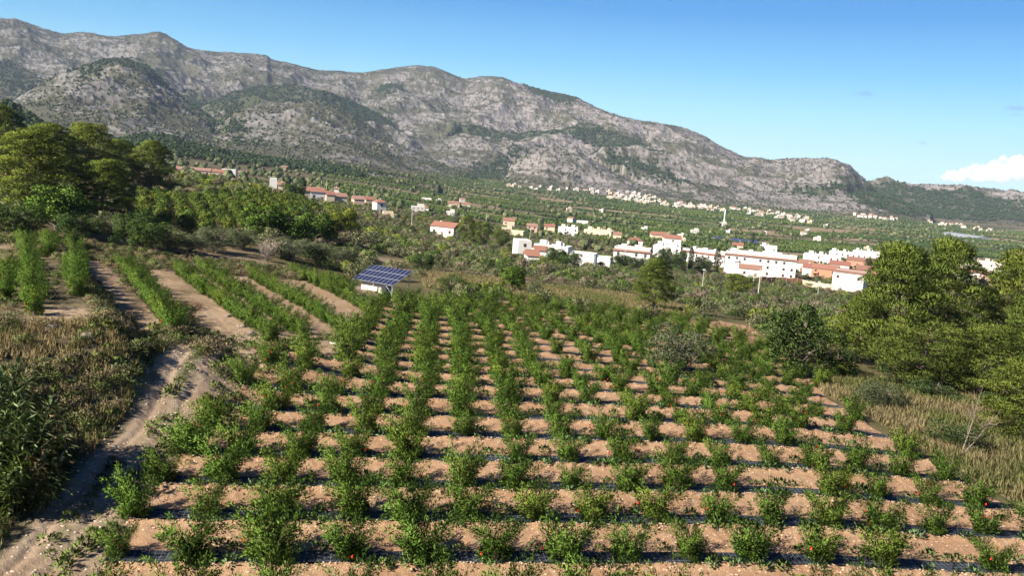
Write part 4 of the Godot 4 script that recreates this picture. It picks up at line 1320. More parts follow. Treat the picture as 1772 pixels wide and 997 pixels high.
func pine_meshes(seed_no: int, flat: bool) -> Array:   # built 10 m high with a crown radius of 3.6 m
	rng.seed = seed_no
	var L := Leaves.new()
	var T := Leaves.new()
	var bark := Color(0.13, 0.10, 0.08)
	var lean := Vector3(rng.randf_range(-0.6, 0.6), 0, rng.randf_range(-0.6, 0.6))
	T.tube([Vector3(0, -0.6, 0), lean * 0.3 + Vector3.UP * 3.0, lean * 0.8 + Vector3.UP * 6.5, lean + Vector3.UP * 9.2], [0.30, 0.22, 0.13, 0.04], 7, bark)
	var n := 48
	for k in n:
		var t := (k + rng.randf()) / n
		var y := lerpf(1.5, 9.4, pow(t, 0.85))
		var env := 3.6 * (sin(pow(clampf((y - 0.6) / 9.4, 0.0, 1.0), 0.75) * PI) * 0.85 + 0.12) if not flat else 3.6 * sqrt(clampf(1.0 - pow((y - 6.2) / 4.4, 2.0), 0.05, 1))
		var a := k * 2.4 + rng.randf_range(-0.4, 0.4)
		var d := env * sqrt(rng.randf_range(0.25, 1.0)) * 0.9
		var at := lean * (y / 10.0) + Vector3(cos(a) * d, y, sin(a) * d)
		var root := lean * (y / 12.0) + Vector3.UP * (y - 0.25 * d - 0.4)
		T.tube([root, root.lerp(at, 0.55) - Vector3.UP * 0.15, at], [0.07, 0.04, 0.012], 5, bark)
		var sz := rng.randf_range(0.75, 1.25)
		clump(L, at, Vector3(1.15, 0.44, 1.15) * sz, int(820 * sz), 0.24, 0.027, Color(0.070, 0.104, 0.023), Color(0.165, 0.200, 0.045), 0.5, 0.45)
	return [L.mesh(), T.mesh()]

func broad_meshes(seed_no: int, clumps: int, per: int, len: float, wid: float, ca: Color, cb: Color, low: float, up := 0.2) -> Array:  # built 6 m high with a crown radius of 3 m
	rng.seed = seed_no
	var L := Leaves.new()
	var T := Leaves.new()
	var bark := Color(0.12, 0.10, 0.085)
	T.tube([Vector3(0, -0.5, 0), Vector3(0.1, 1.2, 0), Vector3(0.05, 3.2, 0.1), Vector3(0, 4.6, 0)], [0.26, 0.2, 0.12, 0.04], 7, bark)
	for k in clumps:
		var d := any_dir()
		var q := pow(rng.randf_range(0.12, 1.0), 0.4)
		var y := lerpf(low, 5.5, 0.5 + 0.5 * d.y * q)
		var belly := sqrt(clampf(1.0 - pow((y - (low + 5.4) * 0.48) / (5.9 - low) * 1.75, 2.0), 0.12, 1))
		var hd := Vector3(d.x, 0, d.z).normalized()
		var at := hd * (2.45 * belly * q) + Vector3.UP * y
		T.tube([Vector3(0.05, clampf(y - 1.6, 0.5, 3.4), 0), at * Vector3(0.55, 1, 0.55) - Vector3.UP * 0.5, at], [0.09, 0.05, 0.015], 5, bark)
		var sz := rng.randf_range(0.6, 1.05)
		clump(L, at, Vector3(1.0, 0.8, 1.0) * sz, int(per * sz), len, wid, ca, cb, up)
	return [L.mesh(), T.mesh()]

func trees() -> void:
	for k in 5:
		pine_kinds.append(pine_meshes(500 + k, k % 3 == 2))
	var olive_a := Color(0.09, 0.115, 0.06)
	var olive_b := Color(0.165, 0.185, 0.105)
	kind_meshes = {
		"olive": [broad_meshes(601, 44, 330, 0.20, 0.03, olive_a, olive_b, 1.0), broad_meshes(602, 40, 330, 0.20, 0.03, olive_a, olive_b, 0.8), broad_meshes(611, 46, 330, 0.20, 0.03, olive_a, olive_b, 0.9)],
		"carob": [broad_meshes(603, 46, 340, 0.17, 0.052, Color(0.036, 0.066, 0.02), Color(0.088, 0.135, 0.04), 0.8), broad_meshes(604, 42, 340, 0.17, 0.052, Color(0.032, 0.06, 0.018), Color(0.08, 0.125, 0.04), 0.7)],
		"fig": [broad_meshes(605, 40, 260, 0.27, 0.08, Color(0.05, 0.10, 0.022), Color(0.12, 0.20, 0.04), 0.8), broad_meshes(606, 38, 260, 0.27, 0.08, Color(0.05, 0.10, 0.022), Color(0.13, 0.205, 0.04), 0.9)],
		"yellow": [broad_meshes(607, 44, 330, 0.20, 0.055, Color(0.095, 0.135, 0.024), Color(0.205, 0.24, 0.045), 0.9)],
		"shrub": [broad_meshes(608, 40, 330, 0.20, 0.042, Color(0.045, 0.09, 0.028), Color(0.115, 0.18, 0.055), 0.2, 0.5), broad_meshes(609, 36, 330, 0.20, 0.042, Color(0.055, 0.09, 0.035), Color(0.13, 0.175, 0.06), 0.15, 0.5)],
		"cypress": [cypress_meshes()], "palm": [palm_meshes()]}
	var wood := leafy(Color.WHITE, 0.01)
	var tints := [leafy(Color(1, 1, 1)), leafy(Color(0.88, 0.92, 0.85)), leafy(Color(1.1, 1.06, 0.95)), leafy(Color(0.97, 1.0, 1.1))]
	rng.seed = 700
	var called := {"pine": ["pine_tree", "tree"], "olive": ["olive_tree", "tree"], "carob": ["carob_tree", "tree"], "fig": ["fig_tree", "tree"], "yellow": ["yellowing_tree", "tree"], "shrub": ["leafy_bush", "bush"], "cypress": ["cypress_tree", "tree"], "palm": ["palm_tree", "palm"]}
	for t in TREES:
		var kind: String = t[0]
		var o := thing(called[kind][0], t[5], called[kind][1], Vector3(t[1], height(t[1], t[2]) - 0.05, t[2]), rng.randf() * TAU)
		var q: Array
		var s := Vector3.ONE
		if kind == "pine":
			q = pine_kinds[rng.randi() % pine_kinds.size()]
			s = Vector3(t[4] / 3.6, t[3] / 10.0, t[4] / 3.6)
		else:
			var from: Array = kind_meshes[kind]
			q = from[rng.randi() % from.size()]
			s = Vector3(t[4] / 3.0, t[3] / 6.0, t[4] / 3.0)
			if kind == "cypress":
				s = Vector3(t[4], t[3] / 10.0, t[4])
			elif kind == "palm":
				s = Vector3(t[4] / 2.6, t[3] / 9.0, t[4] / 2.6)
		o.scale = s
		part("crown", q[0], tints[rng.randi() % 4], o)
		part("trunk", q[1], wood, o)

func cypress_meshes() -> Array:
	rng.seed = 650
	var L := Leaves.new()
	var T := Leaves.new()
	T.tube([Vector3(0, -0.5, 0), Vector3(0, 9.0, 0)], [0.16, 0.03], 6, Color(0.12, 0.10, 0.08))
	for k in 26:
		var t := k / 25.0
		var y := 0.5 + 9.0 * t
		var r := 0.95 * sin(PI * pow(1.0 - t, 0.6) * 0.9 + 0.1) * 0.7 + 0.1
		clump(L, Vector3(rng.randf_range(-0.1, 0.1), y, rng.randf_range(-0.1, 0.1)), Vector3(r, 0.6, r), 90, 0.34, 0.06, Color(0.022, 0.042, 0.016), Color(0.05, 0.08, 0.03), 1.0, 0.4)
	return [L.mesh(), T.mesh()]

func palm_meshes() -> Array:
	rng.seed = 660
	var L := Leaves.new()
	var T := Leaves.new()
	T.tube([Vector3(0, -0.5, 0), Vector3(0.05, 4, 0), Vector3(0, 7.6, 0)], [0.28, 0.22, 0.24], 8, Color(0.17, 0.13, 0.09))
	for f in 34:
		var a := f * 2.4
		var out := Vector3(cos(a), 0, sin(a))
		var lift := rng.randf_range(-0.5, 1.1)
		var p := Vector3(0, 7.6, 0)
		var dir := (out + Vector3.UP * lift).normalized()
		for k in 12:
			dir = (dir - Vector3.UP * 0.13).normalized()
			p += dir * 0.25
			for sd in [-1.0, 1.0]:
				var side: Vector3 = dir.cross(Vector3.UP).normalized() * sd
				L.leaf(p, (side + dir * 0.6 - Vector3.UP * 0.25).normalized(), dir, 0.5, 0.035, (Vector3.UP + side * 0.4).normalized(), Color(0.05, 0.08, 0.028).lerp(Color(0.10, 0.13, 0.05), rng.randf()))
	return [L.mesh(), T.mesh()]

# ------------------------------------------------------------------ reeds, bank scrub, dead wood, dry grass
func bank_plants() -> void:
	rng.seed = 808
	var wood := leafy(Color.WHITE, 0.01)
	var labels := ["giant reed clump at the left edge, rearmost of the four", "giant reed clump overhanging the shaded track at the left edge", "low giant reed clump nearest the track in the lower left corner", "giant reed clump behind the drooping dry leaves beside the track"]
	for i in REEDS.size():
		var p: Vector2 = REEDS[i]
		var o := thing("giant_reed", labels[i], "reeds", Vector3(p.x, land(p.x, p.y) - 0.1, p.y), 0.0, "giant reeds beside the track")
		var L := Leaves.new()
		var T := Leaves.new()
		var tall: float = [4.4, 4.2, 2.4, 3.6][i]
		for k in 44:
			var a := rng.randf() * TAU
			var at := Vector3(cos(a), 0, sin(a)) * sqrt(rng.randf()) * 1.3
			var lean := (at * 0.16 + any_dir() * 0.22) * Vector3(1, 0, 1)
			if rng.randf() < 0.16:
				lean = Vector3(rng.randf_range(0.5, 1.1), 0, rng.randf_range(-0.3, 0.6))
			var l := tall * rng.randf_range(0.65, 1.0)
			var pts := []
			var p3 := at
			var dir := (Vector3.UP + lean * 0.35).normalized()
			for s in 9:
				pts.append(p3)
				dir = (dir + lean * 0.10).normalized()
				p3 += dir * l / 8.0
			T.tube([pts[0], pts[4], pts[8]], [0.014, 0.012, 0.005], 4, Color(0.13, 0.14, 0.06))
			var dry := rng.randf() < 0.14
			for s in range(2, 9):
				for m in (3 if s < 6 else 6):
					var out := (any_dir() * Vector3(1, 0.25, 1)).normalized()
					var ld := (out + dir * 0.75).normalized()
					var q: Vector3 = pts[s] + dir * rng.randf_range(-0.25, 0.25)
					var side := ld.cross(Vector3.UP).normalized()
					var col := Color(0.13, 0.20, 0.08).lerp(Color(0.26, 0.33, 0.16), rng.randf())
					if dry:
						col = Color(0.30, 0.23, 0.13).lerp(Color(0.40, 0.33, 0.20), rng.randf())
					var ll := rng.randf_range(0.5, 0.85)
					var nr := (Vector3.UP * 0.7 + out * 0.3 + any_dir() * 0.35 + at.normalized() * 0.4).normalized()
					L.leaf(q, ld, side, ll * 0.62, 0.06, nr, col)
					L.leaf(q + ld * ll * 0.5, (ld - Vector3.UP * 0.75).normalized(), side, ll * 0.62, 0.042, nr, col)
		part("foliage", L.mesh(), leafy(), o)
		part("cane", T.mesh(), wood, o)
	# grey brush and grass on the terrace banks
	var kinds := []
	for k in 4:
		rng.seed = 820 + k
		var L := Leaves.new()
		var ca: Color = [Color(0.12, 0.10, 0.06), Color(0.09, 0.10, 0.048), Color(0.17, 0.14, 0.08), Color(0.08, 0.10, 0.035)][k]
		for m in 7:
			var a := rng.randf() * TAU
			clump(L, Vector3(cos(a) * 0.45, rng.randf_range(0.15, 0.5), sin(a) * 0.45), Vector3(0.42, 0.34, 0.42), 90, 0.20, 0.018, ca, ca * 1.9, 0.6, 0.8)
		kinds.append(L.mesh())
	var places := [[], [], [], []]
	var cols := [[], [], [], []]
	rng.seed = 830
	for i in 7500:
		var az := rng.randf_range(-36.0, -12.0)
		var r := sqrt(rng.randf_range(30.0 * 30.0, 118.0 * 118.0))
		var x := sin(deg_to_rad(az)) * r
		var z := -cos(deg_to_rad(az)) * r
		var s := 0.839 * x - 0.545 * z
		var t := -0.545 * x - 0.839 * z
		var side := path_side(x, z)
		var want := 0.0
		if t < 57.0 and side > 2.2:
			want = 0.6 if nz_patch.get_noise_2d(x, z) > 0.0 else 0.14
		elif t < 66.0 and s > 10.5 and s < 17.0 and side > 1.3:
			want = 0.55
		elif t >= 57.0 and t < 104.0:
			if s > 7.4 and s < 9.9:
				want = 0.8
			elif s > 13.0 and s < 16.5:
				want = 0.30 if nz_patch.get_noise_2d(x, z) > 0.0 else 0.06
			elif s < 7.4:
				want = 0.05
		elif t >= 104.0:
			want = 0.5
		if rng.randf() > want:
			continue
		var k := rng.randi() % 4
		var sc := rng.randf_range(0.45, 1.15)
		places[k].append(Transform3D(Basis(Vector3.UP, rng.randf() * TAU).scaled(Vector3(sc, sc * rng.randf_range(0.6, 1.0), sc)), Vector3(x, land(x, z), z)))
		var g := rng.randf_range(0.75, 1.2)
		cols[k].append(Color(g, g, g))
	var said := ["dry grey-brown brush covering the terrace banks", "olive-green low brush covering the terrace banks", "straw-coloured dry growth on the terrace banks", "dark green weeds on the terrace banks"]
	for k in 4:
		stuff("bank_brush", kinds[k], leafy(Color.WHITE, 0.12), places[k], cols[k], said[k], "brush")
	# dry grass: the strip beyond the orchard and the bank to its right
	var G := Leaves.new()
	rng.seed = 840
	for k in 34:
		var a := rng.randf() * TAU
		var at := Vector3(cos(a), 0, sin(a)) * rng.randf() * 0.3
		var d := (Vector3.UP + any_dir() * 0.42).normalized()
		G.leaf(at, d, d.cross(any_dir()).normalized(), rng.randf_range(0.35, 0.8), 0.014, (Vector3.UP + any_dir() * 0.6).normalized(), Color(0.22, 0.185, 0.09).lerp(Color(0.36, 0.295, 0.165), rng.randf()))
	var gp := []
	var gc := []
	for poly in [strip_poly, bank_poly]:
		var bx := Rect2(poly[0], Vector2.ZERO)
		for p in poly:
			bx = bx.expand(p)
		for i in 9500:
			var p := Vector2(rng.randf_range(bx.position.x, bx.end.x), rng.randf_range(bx.position.y, bx.end.y))
			if Geometry2D.is_point_in_polygon(p, poly) and not Geometry2D.is_point_in_polygon(p, orchard_poly):
				var sc := rng.randf_range(0.7, 1.35)
				gp.append(Transform3D(Basis(Vector3.UP, rng.randf() * TAU).scaled(Vector3.ONE * sc), Vector3(p.x, land(p.x, p.y), p.y)))
				var g := nz_patch.get_noise_2d(p.x * 0.7, p.y * 0.7)
				gc.append(mix(Color(1, 1, 1), Color(0.5, 0.72, 0.42), 0.35 + g * 1.6))
	for i in 7000:
		var az := rng.randf_range(-36.0, -18.0)
		var rr := sqrt(rng.randf_range(34.0 * 34.0, 72.0 * 72.0))
		var x := sin(deg_to_rad(az)) * rr
		var z := -cos(deg_to_rad(az)) * rr
		if path_side(x, z) < 1.5 or -0.545 * x - 0.839 * z > 59.0:
			continue
		var sc := rng.randf_range(0.45, 0.95)
		gp.append(Transform3D(Basis(Vector3.UP, rng.randf() * TAU).scaled(Vector3.ONE * sc), Vector3(x, land(x, z), z)))
		gc.append(mix(Color(0.85, 0.82, 0.8), Color(0.5, 0.66, 0.45), 0.4 + nz_patch.get_noise_2d(x, z) * 1.5))
	stuff("dry_grass", G.mesh(), leafy(Color.WHITE, 0.25), gp, gc, "tall dry straw-coloured grass beside and beyond the orchard", "grass")
	# a dead tree on the dry bank and a bare bush in the scrub
	for e in [[DEAD_TREE[0], "bare dead tree with thin grey branches on the dry bank", 4.6, 900, "dead_tree"], [BARE_BUSH[0], "leafless grey bush below the persimmon grove", 3.4, 901, "bare_bush"]]:
		rng.seed = e[3]
		var p: Vector2 = e[0]
		var o := thing(e[4], e[1], "tree" if e[4] == "dead_tree" else "bush", Vector3(p.x, land(p.x, p.y) - 0.1, p.y))
		var T := Leaves.new()
		var stems := 2 if e[4] == "dead_tree" else 16
		var grey := Color(0.17, 0.135, 0.11) if stems == 2 else Color(0.17, 0.145, 0.13)
		var B := Leaves.new()
		for s in stems:
			var a := rng.randf() * TAU
			var d := (Vector3.UP * 1.6 + Vector3(cos(a), 0, sin(a)) * rng.randf_range(0.2, 1.0)).normalized()
			var top: Vector3 = d * e[2] * rng.randf_range(0.7, 1.0)
			T.tube([Vector3.ZERO, top * 0.5 + any_dir() * 0.15, top], [0.055 if stems == 2 else 0.03, 0.035 if stems == 2 else 0.02, 0.008], 5, grey)
			for b in 22:
				var t := rng.randf_range(0.25, 1.0)
				var q := top * t
				var bd := (d * 0.6 + any_dir()).normalized()
				var l: float = e[2] * rng.randf_range(0.1, 0.28)
				B.tube([q, q + bd * l * 0.5, q + (bd + Vector3.UP * 0.3).normalized() * l], [0.022, 0.013, 0.004], 3, grey * 1.15)
		part("trunk", T.mesh(), wood, o)
		part("branches", B.mesh(), wood, o)

# ------------------------------------------------------------------ scrub between the orchard and the town
func scrub() -> void:
	var wood := leafy(Color.WHITE, 0.01)
	var sorts := [["olive", "grey-green bush in the scrub between orchard and town", "grey-green bushes in the scrub"], ["shrub", "green leafy bush in the scrub between orchard and town", "green bushes in the scrub"], ["carob", "dark green bush in the scrub between orchard and town", "dark bushes in the scrub"], ["yellow", "yellow-green bush in the scrub between orchard and town", "yellow-green bushes in the scrub"], ["dry", "brownish twiggy bush in the scrub between orchard and town", "brown bushes in the scrub"]]
	# low leafy bodies built 2 m high with a radius of 1.5 m
	var low := {}
	var ca := [Color(0.125, 0.14, 0.07), Color(0.085, 0.135, 0.04), Color(0.050, 0.086, 0.028), Color(0.14, 0.175, 0.034), Color(0.17, 0.145, 0.10)]
	var cb := [Color(0.235, 0.25, 0.14), Color(0.18, 0.24, 0.075), Color(0.115, 0.16, 0.055), Color(0.26, 0.295, 0.066), Color(0.30, 0.25, 0.19)]
	for k in 5:
		low[k] = []
		for w in 2:
			rng.seed = 1000 + k * 7 + w
			var L := Leaves.new()
			for m in 13:
				var a := rng.randf() * TAU
				var d := sqrt(rng.randf()) * 1.05
				clump(L, Vector3(cos(a) * d, rng.randf_range(0.5, 1.65 - 0.45 * d), sin(a) * d), Vector3(0.62, 0.5, 0.62) * rng.randf_range(0.7, 1.15), 95, 0.22, 0.04, ca[k], cb[k], 0.3)
			low[k].append(L.mesh())
	var spots := []
	rng.seed = 1100
	var tries := 0
	while tries < 15000:
		tries += 1
		var az := rng.randf_range(-37.0, 36.0)
		var r := sqrt(rng.randf_range(84.0 * 84.0, 620.0 * 620.0))
		var x := sin(deg_to_rad(az)) * r
		var z := -cos(deg_to_rad(az)) * r
		var p := Vector2(x, z)
		if Geometry2D.is_point_in_polygon(p, orchard_poly) or Geometry2D.is_point_in_polygon(p, strip_poly):
			continue
		if Geometry2D.is_point_in_polygon(p, bank_poly) and rng.randf() < 0.55:
			continue
		if az < -9.0 and r < 128.0 or az < -14.0 and r < 122.0:
			continue
		if Geometry2D.is_point_in_polygon(p, grove_poly):
			continue
		if p.distance_to(SHELTER_B) < 9.0 or p.distance_to(SHELTER_B + Vector2(-5.0, -3.0)) < 8.0:
			continue
		if az > -9.5 and az < -3.5 and r < 150.0 and r > 104.0 and rng.randf() < 0.8:
			continue
		var dense := 0.9 if r < 330.0 else 0.42
		if rng.randf() > dense:
			continue
		var near_house := false
		for h in HOUSES:
			if p.distance_to(Vector2(h[0], h[1])) < maxf(h[2] * 0.62, h[4]) + 4.0:
				near_house = true
				break
		if near_house and rng.randf() < 0.93:
			continue
		var m := nz_mid.get_noise_2d(x * 0.7, z * 0.7)
		var k := 0
		var q := rng.randf() + m * 0.5
		k = 4 if q < 0.12 else 0 if q < 0.55 else 1 if q < 0.78 else 2 if q < 0.92 else 3
		if az > 18.0 and r < 200.0 and rng.randf() < 0.6:
			k = 1
		spots.append([r, x, z, k, rng.randf_range(0.75, 1.45) * (1.0 if r > 120.0 else 0.85)])
	spots.sort_custom(func(a, b): return a[0] < b[0])
	var counts := [0, 0, 0, 0, 0]
	var rest := {}
	for s in spots:
		var k: int = s[3]
		var at := Vector3(s[1], height(s[1], s[2]) - 0.1, s[2])
		var sc: float = s[4]
		var w := rng.randi() % 2
		if counts[k] < 60:
			counts[k] += 1
			var o := thing(["grey_bush", "green_bush", "dark_bush", "yellow_green_bush", "brown_bush"][k], sorts[k][1], "bush", at, rng.randf() * TAU, sorts[k][2])
			o.scale = Vector3(sc, sc * rng.randf_range(0.75, 1.25), sc)
			part("foliage", low[k][w], leafy(), o)
		else:
			var key := k * 2 + w
			if not rest.has(key):
				rest[key] = [[], []]
			rest[key][0].append(Transform3D(Basis(Vector3.UP, rng.randf() * TAU).scaled(Vector3(sc, sc * rng.randf_range(0.75, 1.3), sc)), at))
			var g := rng.randf_range(0.8, 1.2)
			rest[key][1].append(Color(g, g * rng.randf_range(0.95, 1.05), g))
	var said := ["mass of grey-green scrub on the slope towards the town", "mass of green scrub on the slope towards the town", "mass of dark green scrub on the slope towards the town", "mass of yellow-green scrub on the slope towards the town", "mass of brownish scrub on the slope towards the town"]
	for key in rest:
		stuff("scrub", low[key / 2][key % 2], leafy(), rest[key][0], rest[key][1], said[key / 2], "scrub")

var grove_poly := PackedVector2Array(GROVE)

func grove() -> void:
	var bx := Rect2(grove_poly[0], Vector2.ZERO)
	for p in grove_poly:
		bx = bx.expand(p)
	var kinds := []
	for k in 4:
		rng.seed = 1200 + k
		var L := Leaves.new()
		for m in 10:
			var a := rng.randf() * TAU
			clump(L, Vector3(cos(a) * 0.55, rng.randf_range(0.7, 2.1), sin(a) * 0.55), Vector3(0.6, 0.55, 0.6), 110, 0.24, 0.06, Color(0.062, 0.098, 0.024), Color(0.150, 0.190, 0.046), 0.1, 0.9)
		var T := Leaves.new()
		T.tube([Vector3(0, -0.3, 0), Vector3(0, 1.4, 0)], [0.07, 0.04], 5, Color(0.12, 0.1, 0.08))
		kinds.append([L.mesh(), T.mesh()])
	rng.seed = 1250
	var tints := [leafy(Color(1, 1, 1)), leafy(Color(0.85, 0.9, 0.85)), leafy(Color(1.15, 1.06, 0.85)), leafy(Color(0.8, 0.95, 0.9))]
	var spots := []
	var d := Vector2(-0.40, -0.916)
	var e := Vector2(0.916, -0.40)
	for i in range(-70, 70):
		for j in range(-90, 90):
			var p := Vector2(-58, -165) + e * (i * 3.3) + d * (j * 2.2) + Vector2(rng.randf_range(-0.4, 0.4), rng.randf_range(-0.4, 0.4))
			if Geometry2D.is_point_in_polygon(p, grove_poly):
				spots.append([p, i, j])
	spots.sort_custom(func(a, b): return a[0].length_squared() < b[0].length_squared())
	var lines := {}
	for q in spots.slice(0, 290):
		lines[q[1]] = 0
	var order := lines.keys()
	order.sort()
	var wood := leafy(Color.WHITE, 0.01)
	var left := []
	var left_c := []
	for i in spots.size():
		var p: Vector2 = spots[i][0]
		var at := Vector3(p.x, land(p.x, p.y) - 0.05, p.y)
		var sc := rng.randf_range(0.8, 1.2)
		var k := rng.randi() % 4
		if i < 290:
			var line: int = spots[i][1]
			lines[line] += 1
			var o := thing("persimmon_tree", "persimmon tree in the %s grove row from the left, %s from its lower end" % [nth(order.find(line)), nth(lines[line] - 1)], "tree", at, rng.randf() * TAU, "persimmon trees of the grove")
			o.scale = Vector3.ONE * sc
			part("crown", kinds[k][0], tints[rng.randi() % 4], o)
			part("trunk", kinds[k][1], wood, o)
		else:
			left.append(Transform3D(Basis(Vector3.UP, rng.randf() * TAU).scaled(Vector3.ONE * sc), at))
			left_c.append(Color(1, 1, 1) * rng.randf_range(0.85, 1.15))
	if left.size():
		stuff("far_grove_trees", kinds[0][0], leafy(), left, left_c, "rear mass of the persimmon grove below the pine wood", "trees")

# ------------------------------------------------------------------ houses
func wall_mat(kind: String) -> Material:
	var c: Color = {"white": Color(0.66, 0.65, 0.62), "cream": Color(0.56, 0.47, 0.34), "pink": Color(0.50, 0.35, 0.28), "orange": Color(0.38, 0.20, 0.12), "brick": Color(0.42, 0.22, 0.15), "beige": Color(0.52, 0.47, 0.40), "stone": Color(0.36, 0.25, 0.16)}[kind]
	return grainy(c, 0.25, 0.78)

func prism(w: float, d: float, rise: float, over: float) -> Leaves:
	var L := Leaves.new()
	var x := w * 0.5 + over
	var z := d * 0.5 + over
	var a := Vector3(-x, 0, z)
	var b := Vector3(x, 0, z)
	var c := Vector3(x, 0, -z)
	var e := Vector3(-x, 0, -z)
	var p := Vector3(-x, rise, 0)
	var q := Vector3(x, rise, 0)
	L.face(p, q, b, a)
	L.face(q, p, e, c)
	L.face(a, e, p, p)
	L.face(c, b, q, q)
	L.face(a, b, c, e)
	return L

func hip(w: float, d: float, rise: float, over: float) -> Leaves:
	var L := Leaves.new()
	var x := w * 0.5 + over
	var z := d * 0.5 + over
	var k := maxf(x - z, 0.15)
	var a := Vector3(-x, 0, z)
	var b := Vector3(x, 0, z)
	var c := Vector3(x, 0, -z)
	var e := Vector3(-x, 0, -z)
	var p := Vector3(-k, rise, 0)
	var q := Vector3(k, rise, 0)
	L.face(p, q, b, a)
	L.face(q, p, e, c)
	L.face(a, e, p, p)
	L.face(c, b, q, q)
	L.face(a, b, c, e)
	return L

func box_mesh(size: Vector3, at := Vector3.ZERO) -> ArrayMesh:
	var L := Leaves.new()
	L.box(at, size)
	return L.mesh()

func houses() -> void:
	rng.seed = 1300
	var frame := box_mesh(Vector3(1.15, 1.35, 0.10))
	var pane := box_mesh(Vector3(0.9, 1.1, 0.04))
	var shutter := plain(Color(0.20, 0.12, 0.08), 0.7)
	var dark := plain(Color(0.03, 0.035, 0.045), 0.15)
	for h in HOUSES:
		var x: float = h[0]
		var z: float = h[1]
		var w: float = h[2]
		var hh: float = h[3]
		var d: float = h[4]
		var roof: String = h[5]
		var turn := atan2(-x, -z) + deg_to_rad(h[7])
		var o := thing("stone_tower" if h[6] == "stone" else "house", h[9], "tower" if h[6] == "stone" else "house", Vector3(x, height(x, z), z), turn)
		var wm := wall_mat(h[6])
		var tile: Color = [Color(0.29, 0.13, 0.085), Color(0.26, 0.105, 0.075), Color(0.28, 0.15, 0.105)][rng.randi() % 3]
		if h[6] == "pink":
			tile = Color(0.29, 0.17, 0.13)
		if h[6] == "brick":
			tile = Color(0.24, 0.12, 0.085)
		var tm := grainy(tile, 0.6, 0.6)
		part("wall", box_mesh(Vector3(w, hh + 3.0, d), Vector3(0, hh * 0.5 - 1.5, -d * 0.5)), wm, o)
		if roof == "gable" or roof == "hip":
			var L := prism(w, d, d * 0.24, 0.35) if roof == "gable" else hip(w, d, d * 0.24, 0.4)
			var r := part("roof", L.mesh(), tm, o, Vector3(0, hh + 0.01, -d * 0.5))
			part("chimney", box_mesh(Vector3(0.7, 1.5, 0.7)), wm, r, Vector3(w * rng.randf_range(-0.3, 0.3), d * 0.18, -d * 0.12))
		elif roof == "shed":
			var L := Leaves.new()
			var a := w * 0.5 + 0.2
			L.face(Vector3(-a, 1.1, -d - 0.2), Vector3(a, 1.1, -d - 0.2), Vector3(a, 0, 0.3), Vector3(-a, 0, 0.3))
			L.face(Vector3(-a, -0.12, 0.3), Vector3(a, -0.12, 0.3), Vector3(a, 0.98, -d - 0.2), Vector3(-a, 0.98, -d - 0.2))
			L.face(Vector3(-a, 0, 0.3), Vector3(a, 0, 0.3), Vector3(a, -0.12, 0.3), Vector3(-a, -0.12, 0.3))
			part("roof", L.mesh(), tm, o, Vector3(0, hh + 0.13, 0))
			part("upper_wall", box_mesh(Vector3(w, 0.9, d * 0.4), Vector3(0, hh + 0.42, -d * 0.8)), wm, o)
		else:
			if roof == "edge":
				var L := Leaves.new()
				var a := w * 0.5
				for e in [[Vector3(-a - 0.7, 0, 0.7), Vector3(a + 0.7, 0, 0.7), Vector3(a, 0.75, -0.5), Vector3(-a, 0.75, -0.5)], [Vector3(a + 0.7, 0, 0.7), Vector3(a + 0.7, 0, -d), Vector3(a - 0.6, 0.75, -d), Vector3(a, 0.75, -0.5)], [Vector3(-a - 0.7, 0, -d), Vector3(-a - 0.7, 0, 0.7), Vector3(-a, 0.75, -0.5), Vector3(-a + 0.6, 0.75, -d)], [Vector3(-a - 0.7, -0.02, -d), Vector3(a + 0.7, -0.02, -d), Vector3(a + 0.7, -0.02, 0.7), Vector3(-a - 0.7, -0.02, 0.7)]]:
					L.face(e[3], e[2], e[1], e[0])
				part("eaves", L.mesh(), tm, o, Vector3(0, hh + 0.03, 0))
			var rim := Leaves.new()
			var ph := 1.0 if roof == "edge" else 0.55
			var y0 := hh + 0.8 if roof == "edge" else hh
			for e in [[Vector3(0, 0, -0.65 if roof == "edge" else -0.13), Vector3(w - 0.3, ph, 0.22)], [Vector3(0, 0, -d + 0.13), Vector3(w - 0.3, ph, 0.22)], [Vector3(-w * 0.5 + 0.26, 0, -d * 0.5), Vector3(0.22, ph, d - 0.6)], [Vector3(w * 0.5 - 0.26, 0, -d * 0.5), Vector3(0.22, ph, d - 0.6)]]:
				rim.box(e[0] + Vector3(0, y0 + ph * 0.5 - 0.05, 0), e[1])
			part("parapet", rim.mesh(), wm, o)
			if w > 12.0:
				for k in int(w / 7.0):
					var bx := -w * 0.5 + (k + 0.5) * 7.0 + rng.randf_range(-1, 1)
					part("stair_head", box_mesh(Vector3(rng.randf_range(1.6, 3.2), 2.4, 2.6), Vector3(bx, hh + (1.6 if roof == "edge" else 1.1), -d * 0.6)), wm, o)
					part("chimney", box_mesh(Vector3(0.6, 1.9, 0.6), Vector3(clampf(bx + 2.9, -w * 0.45, w * 0.45), hh + (1.3 if roof == "edge" else 0.9), -d * 0.35)), wm, o)
		var storeys: int = h[8]
		var per := maxi(1, int(w / 3.6))
		for s in storeys:
			for k in per:
				if rng.randf() < 0.22 or roof == "shed" and (k + s) % 2 == 0:
					continue
				var wx := (k + 0.5) * w / per - w * 0.5
				var wy := hh / storeys * (s + 0.52)
				if s == 0 and k == per / 2:
					part("door", box_mesh(Vector3(1.2, 2.2, 0.1), Vector3(wx, 1.05, 0.04)), shutter, o)
					continue
				var f := part("window", frame, shutter, o, Vector3(wx, wy, 0.03))
				part("pane", pane, dark, f, Vector3(0, 0, 0.055))
				if storeys >= 2 and s > 0 and rng.randf() < 0.22:
					part("balcony", box_mesh(Vector3(2.6, 1.0, 1.1), Vector3(wx, wy - 0.95, 0.5)), wm, o)
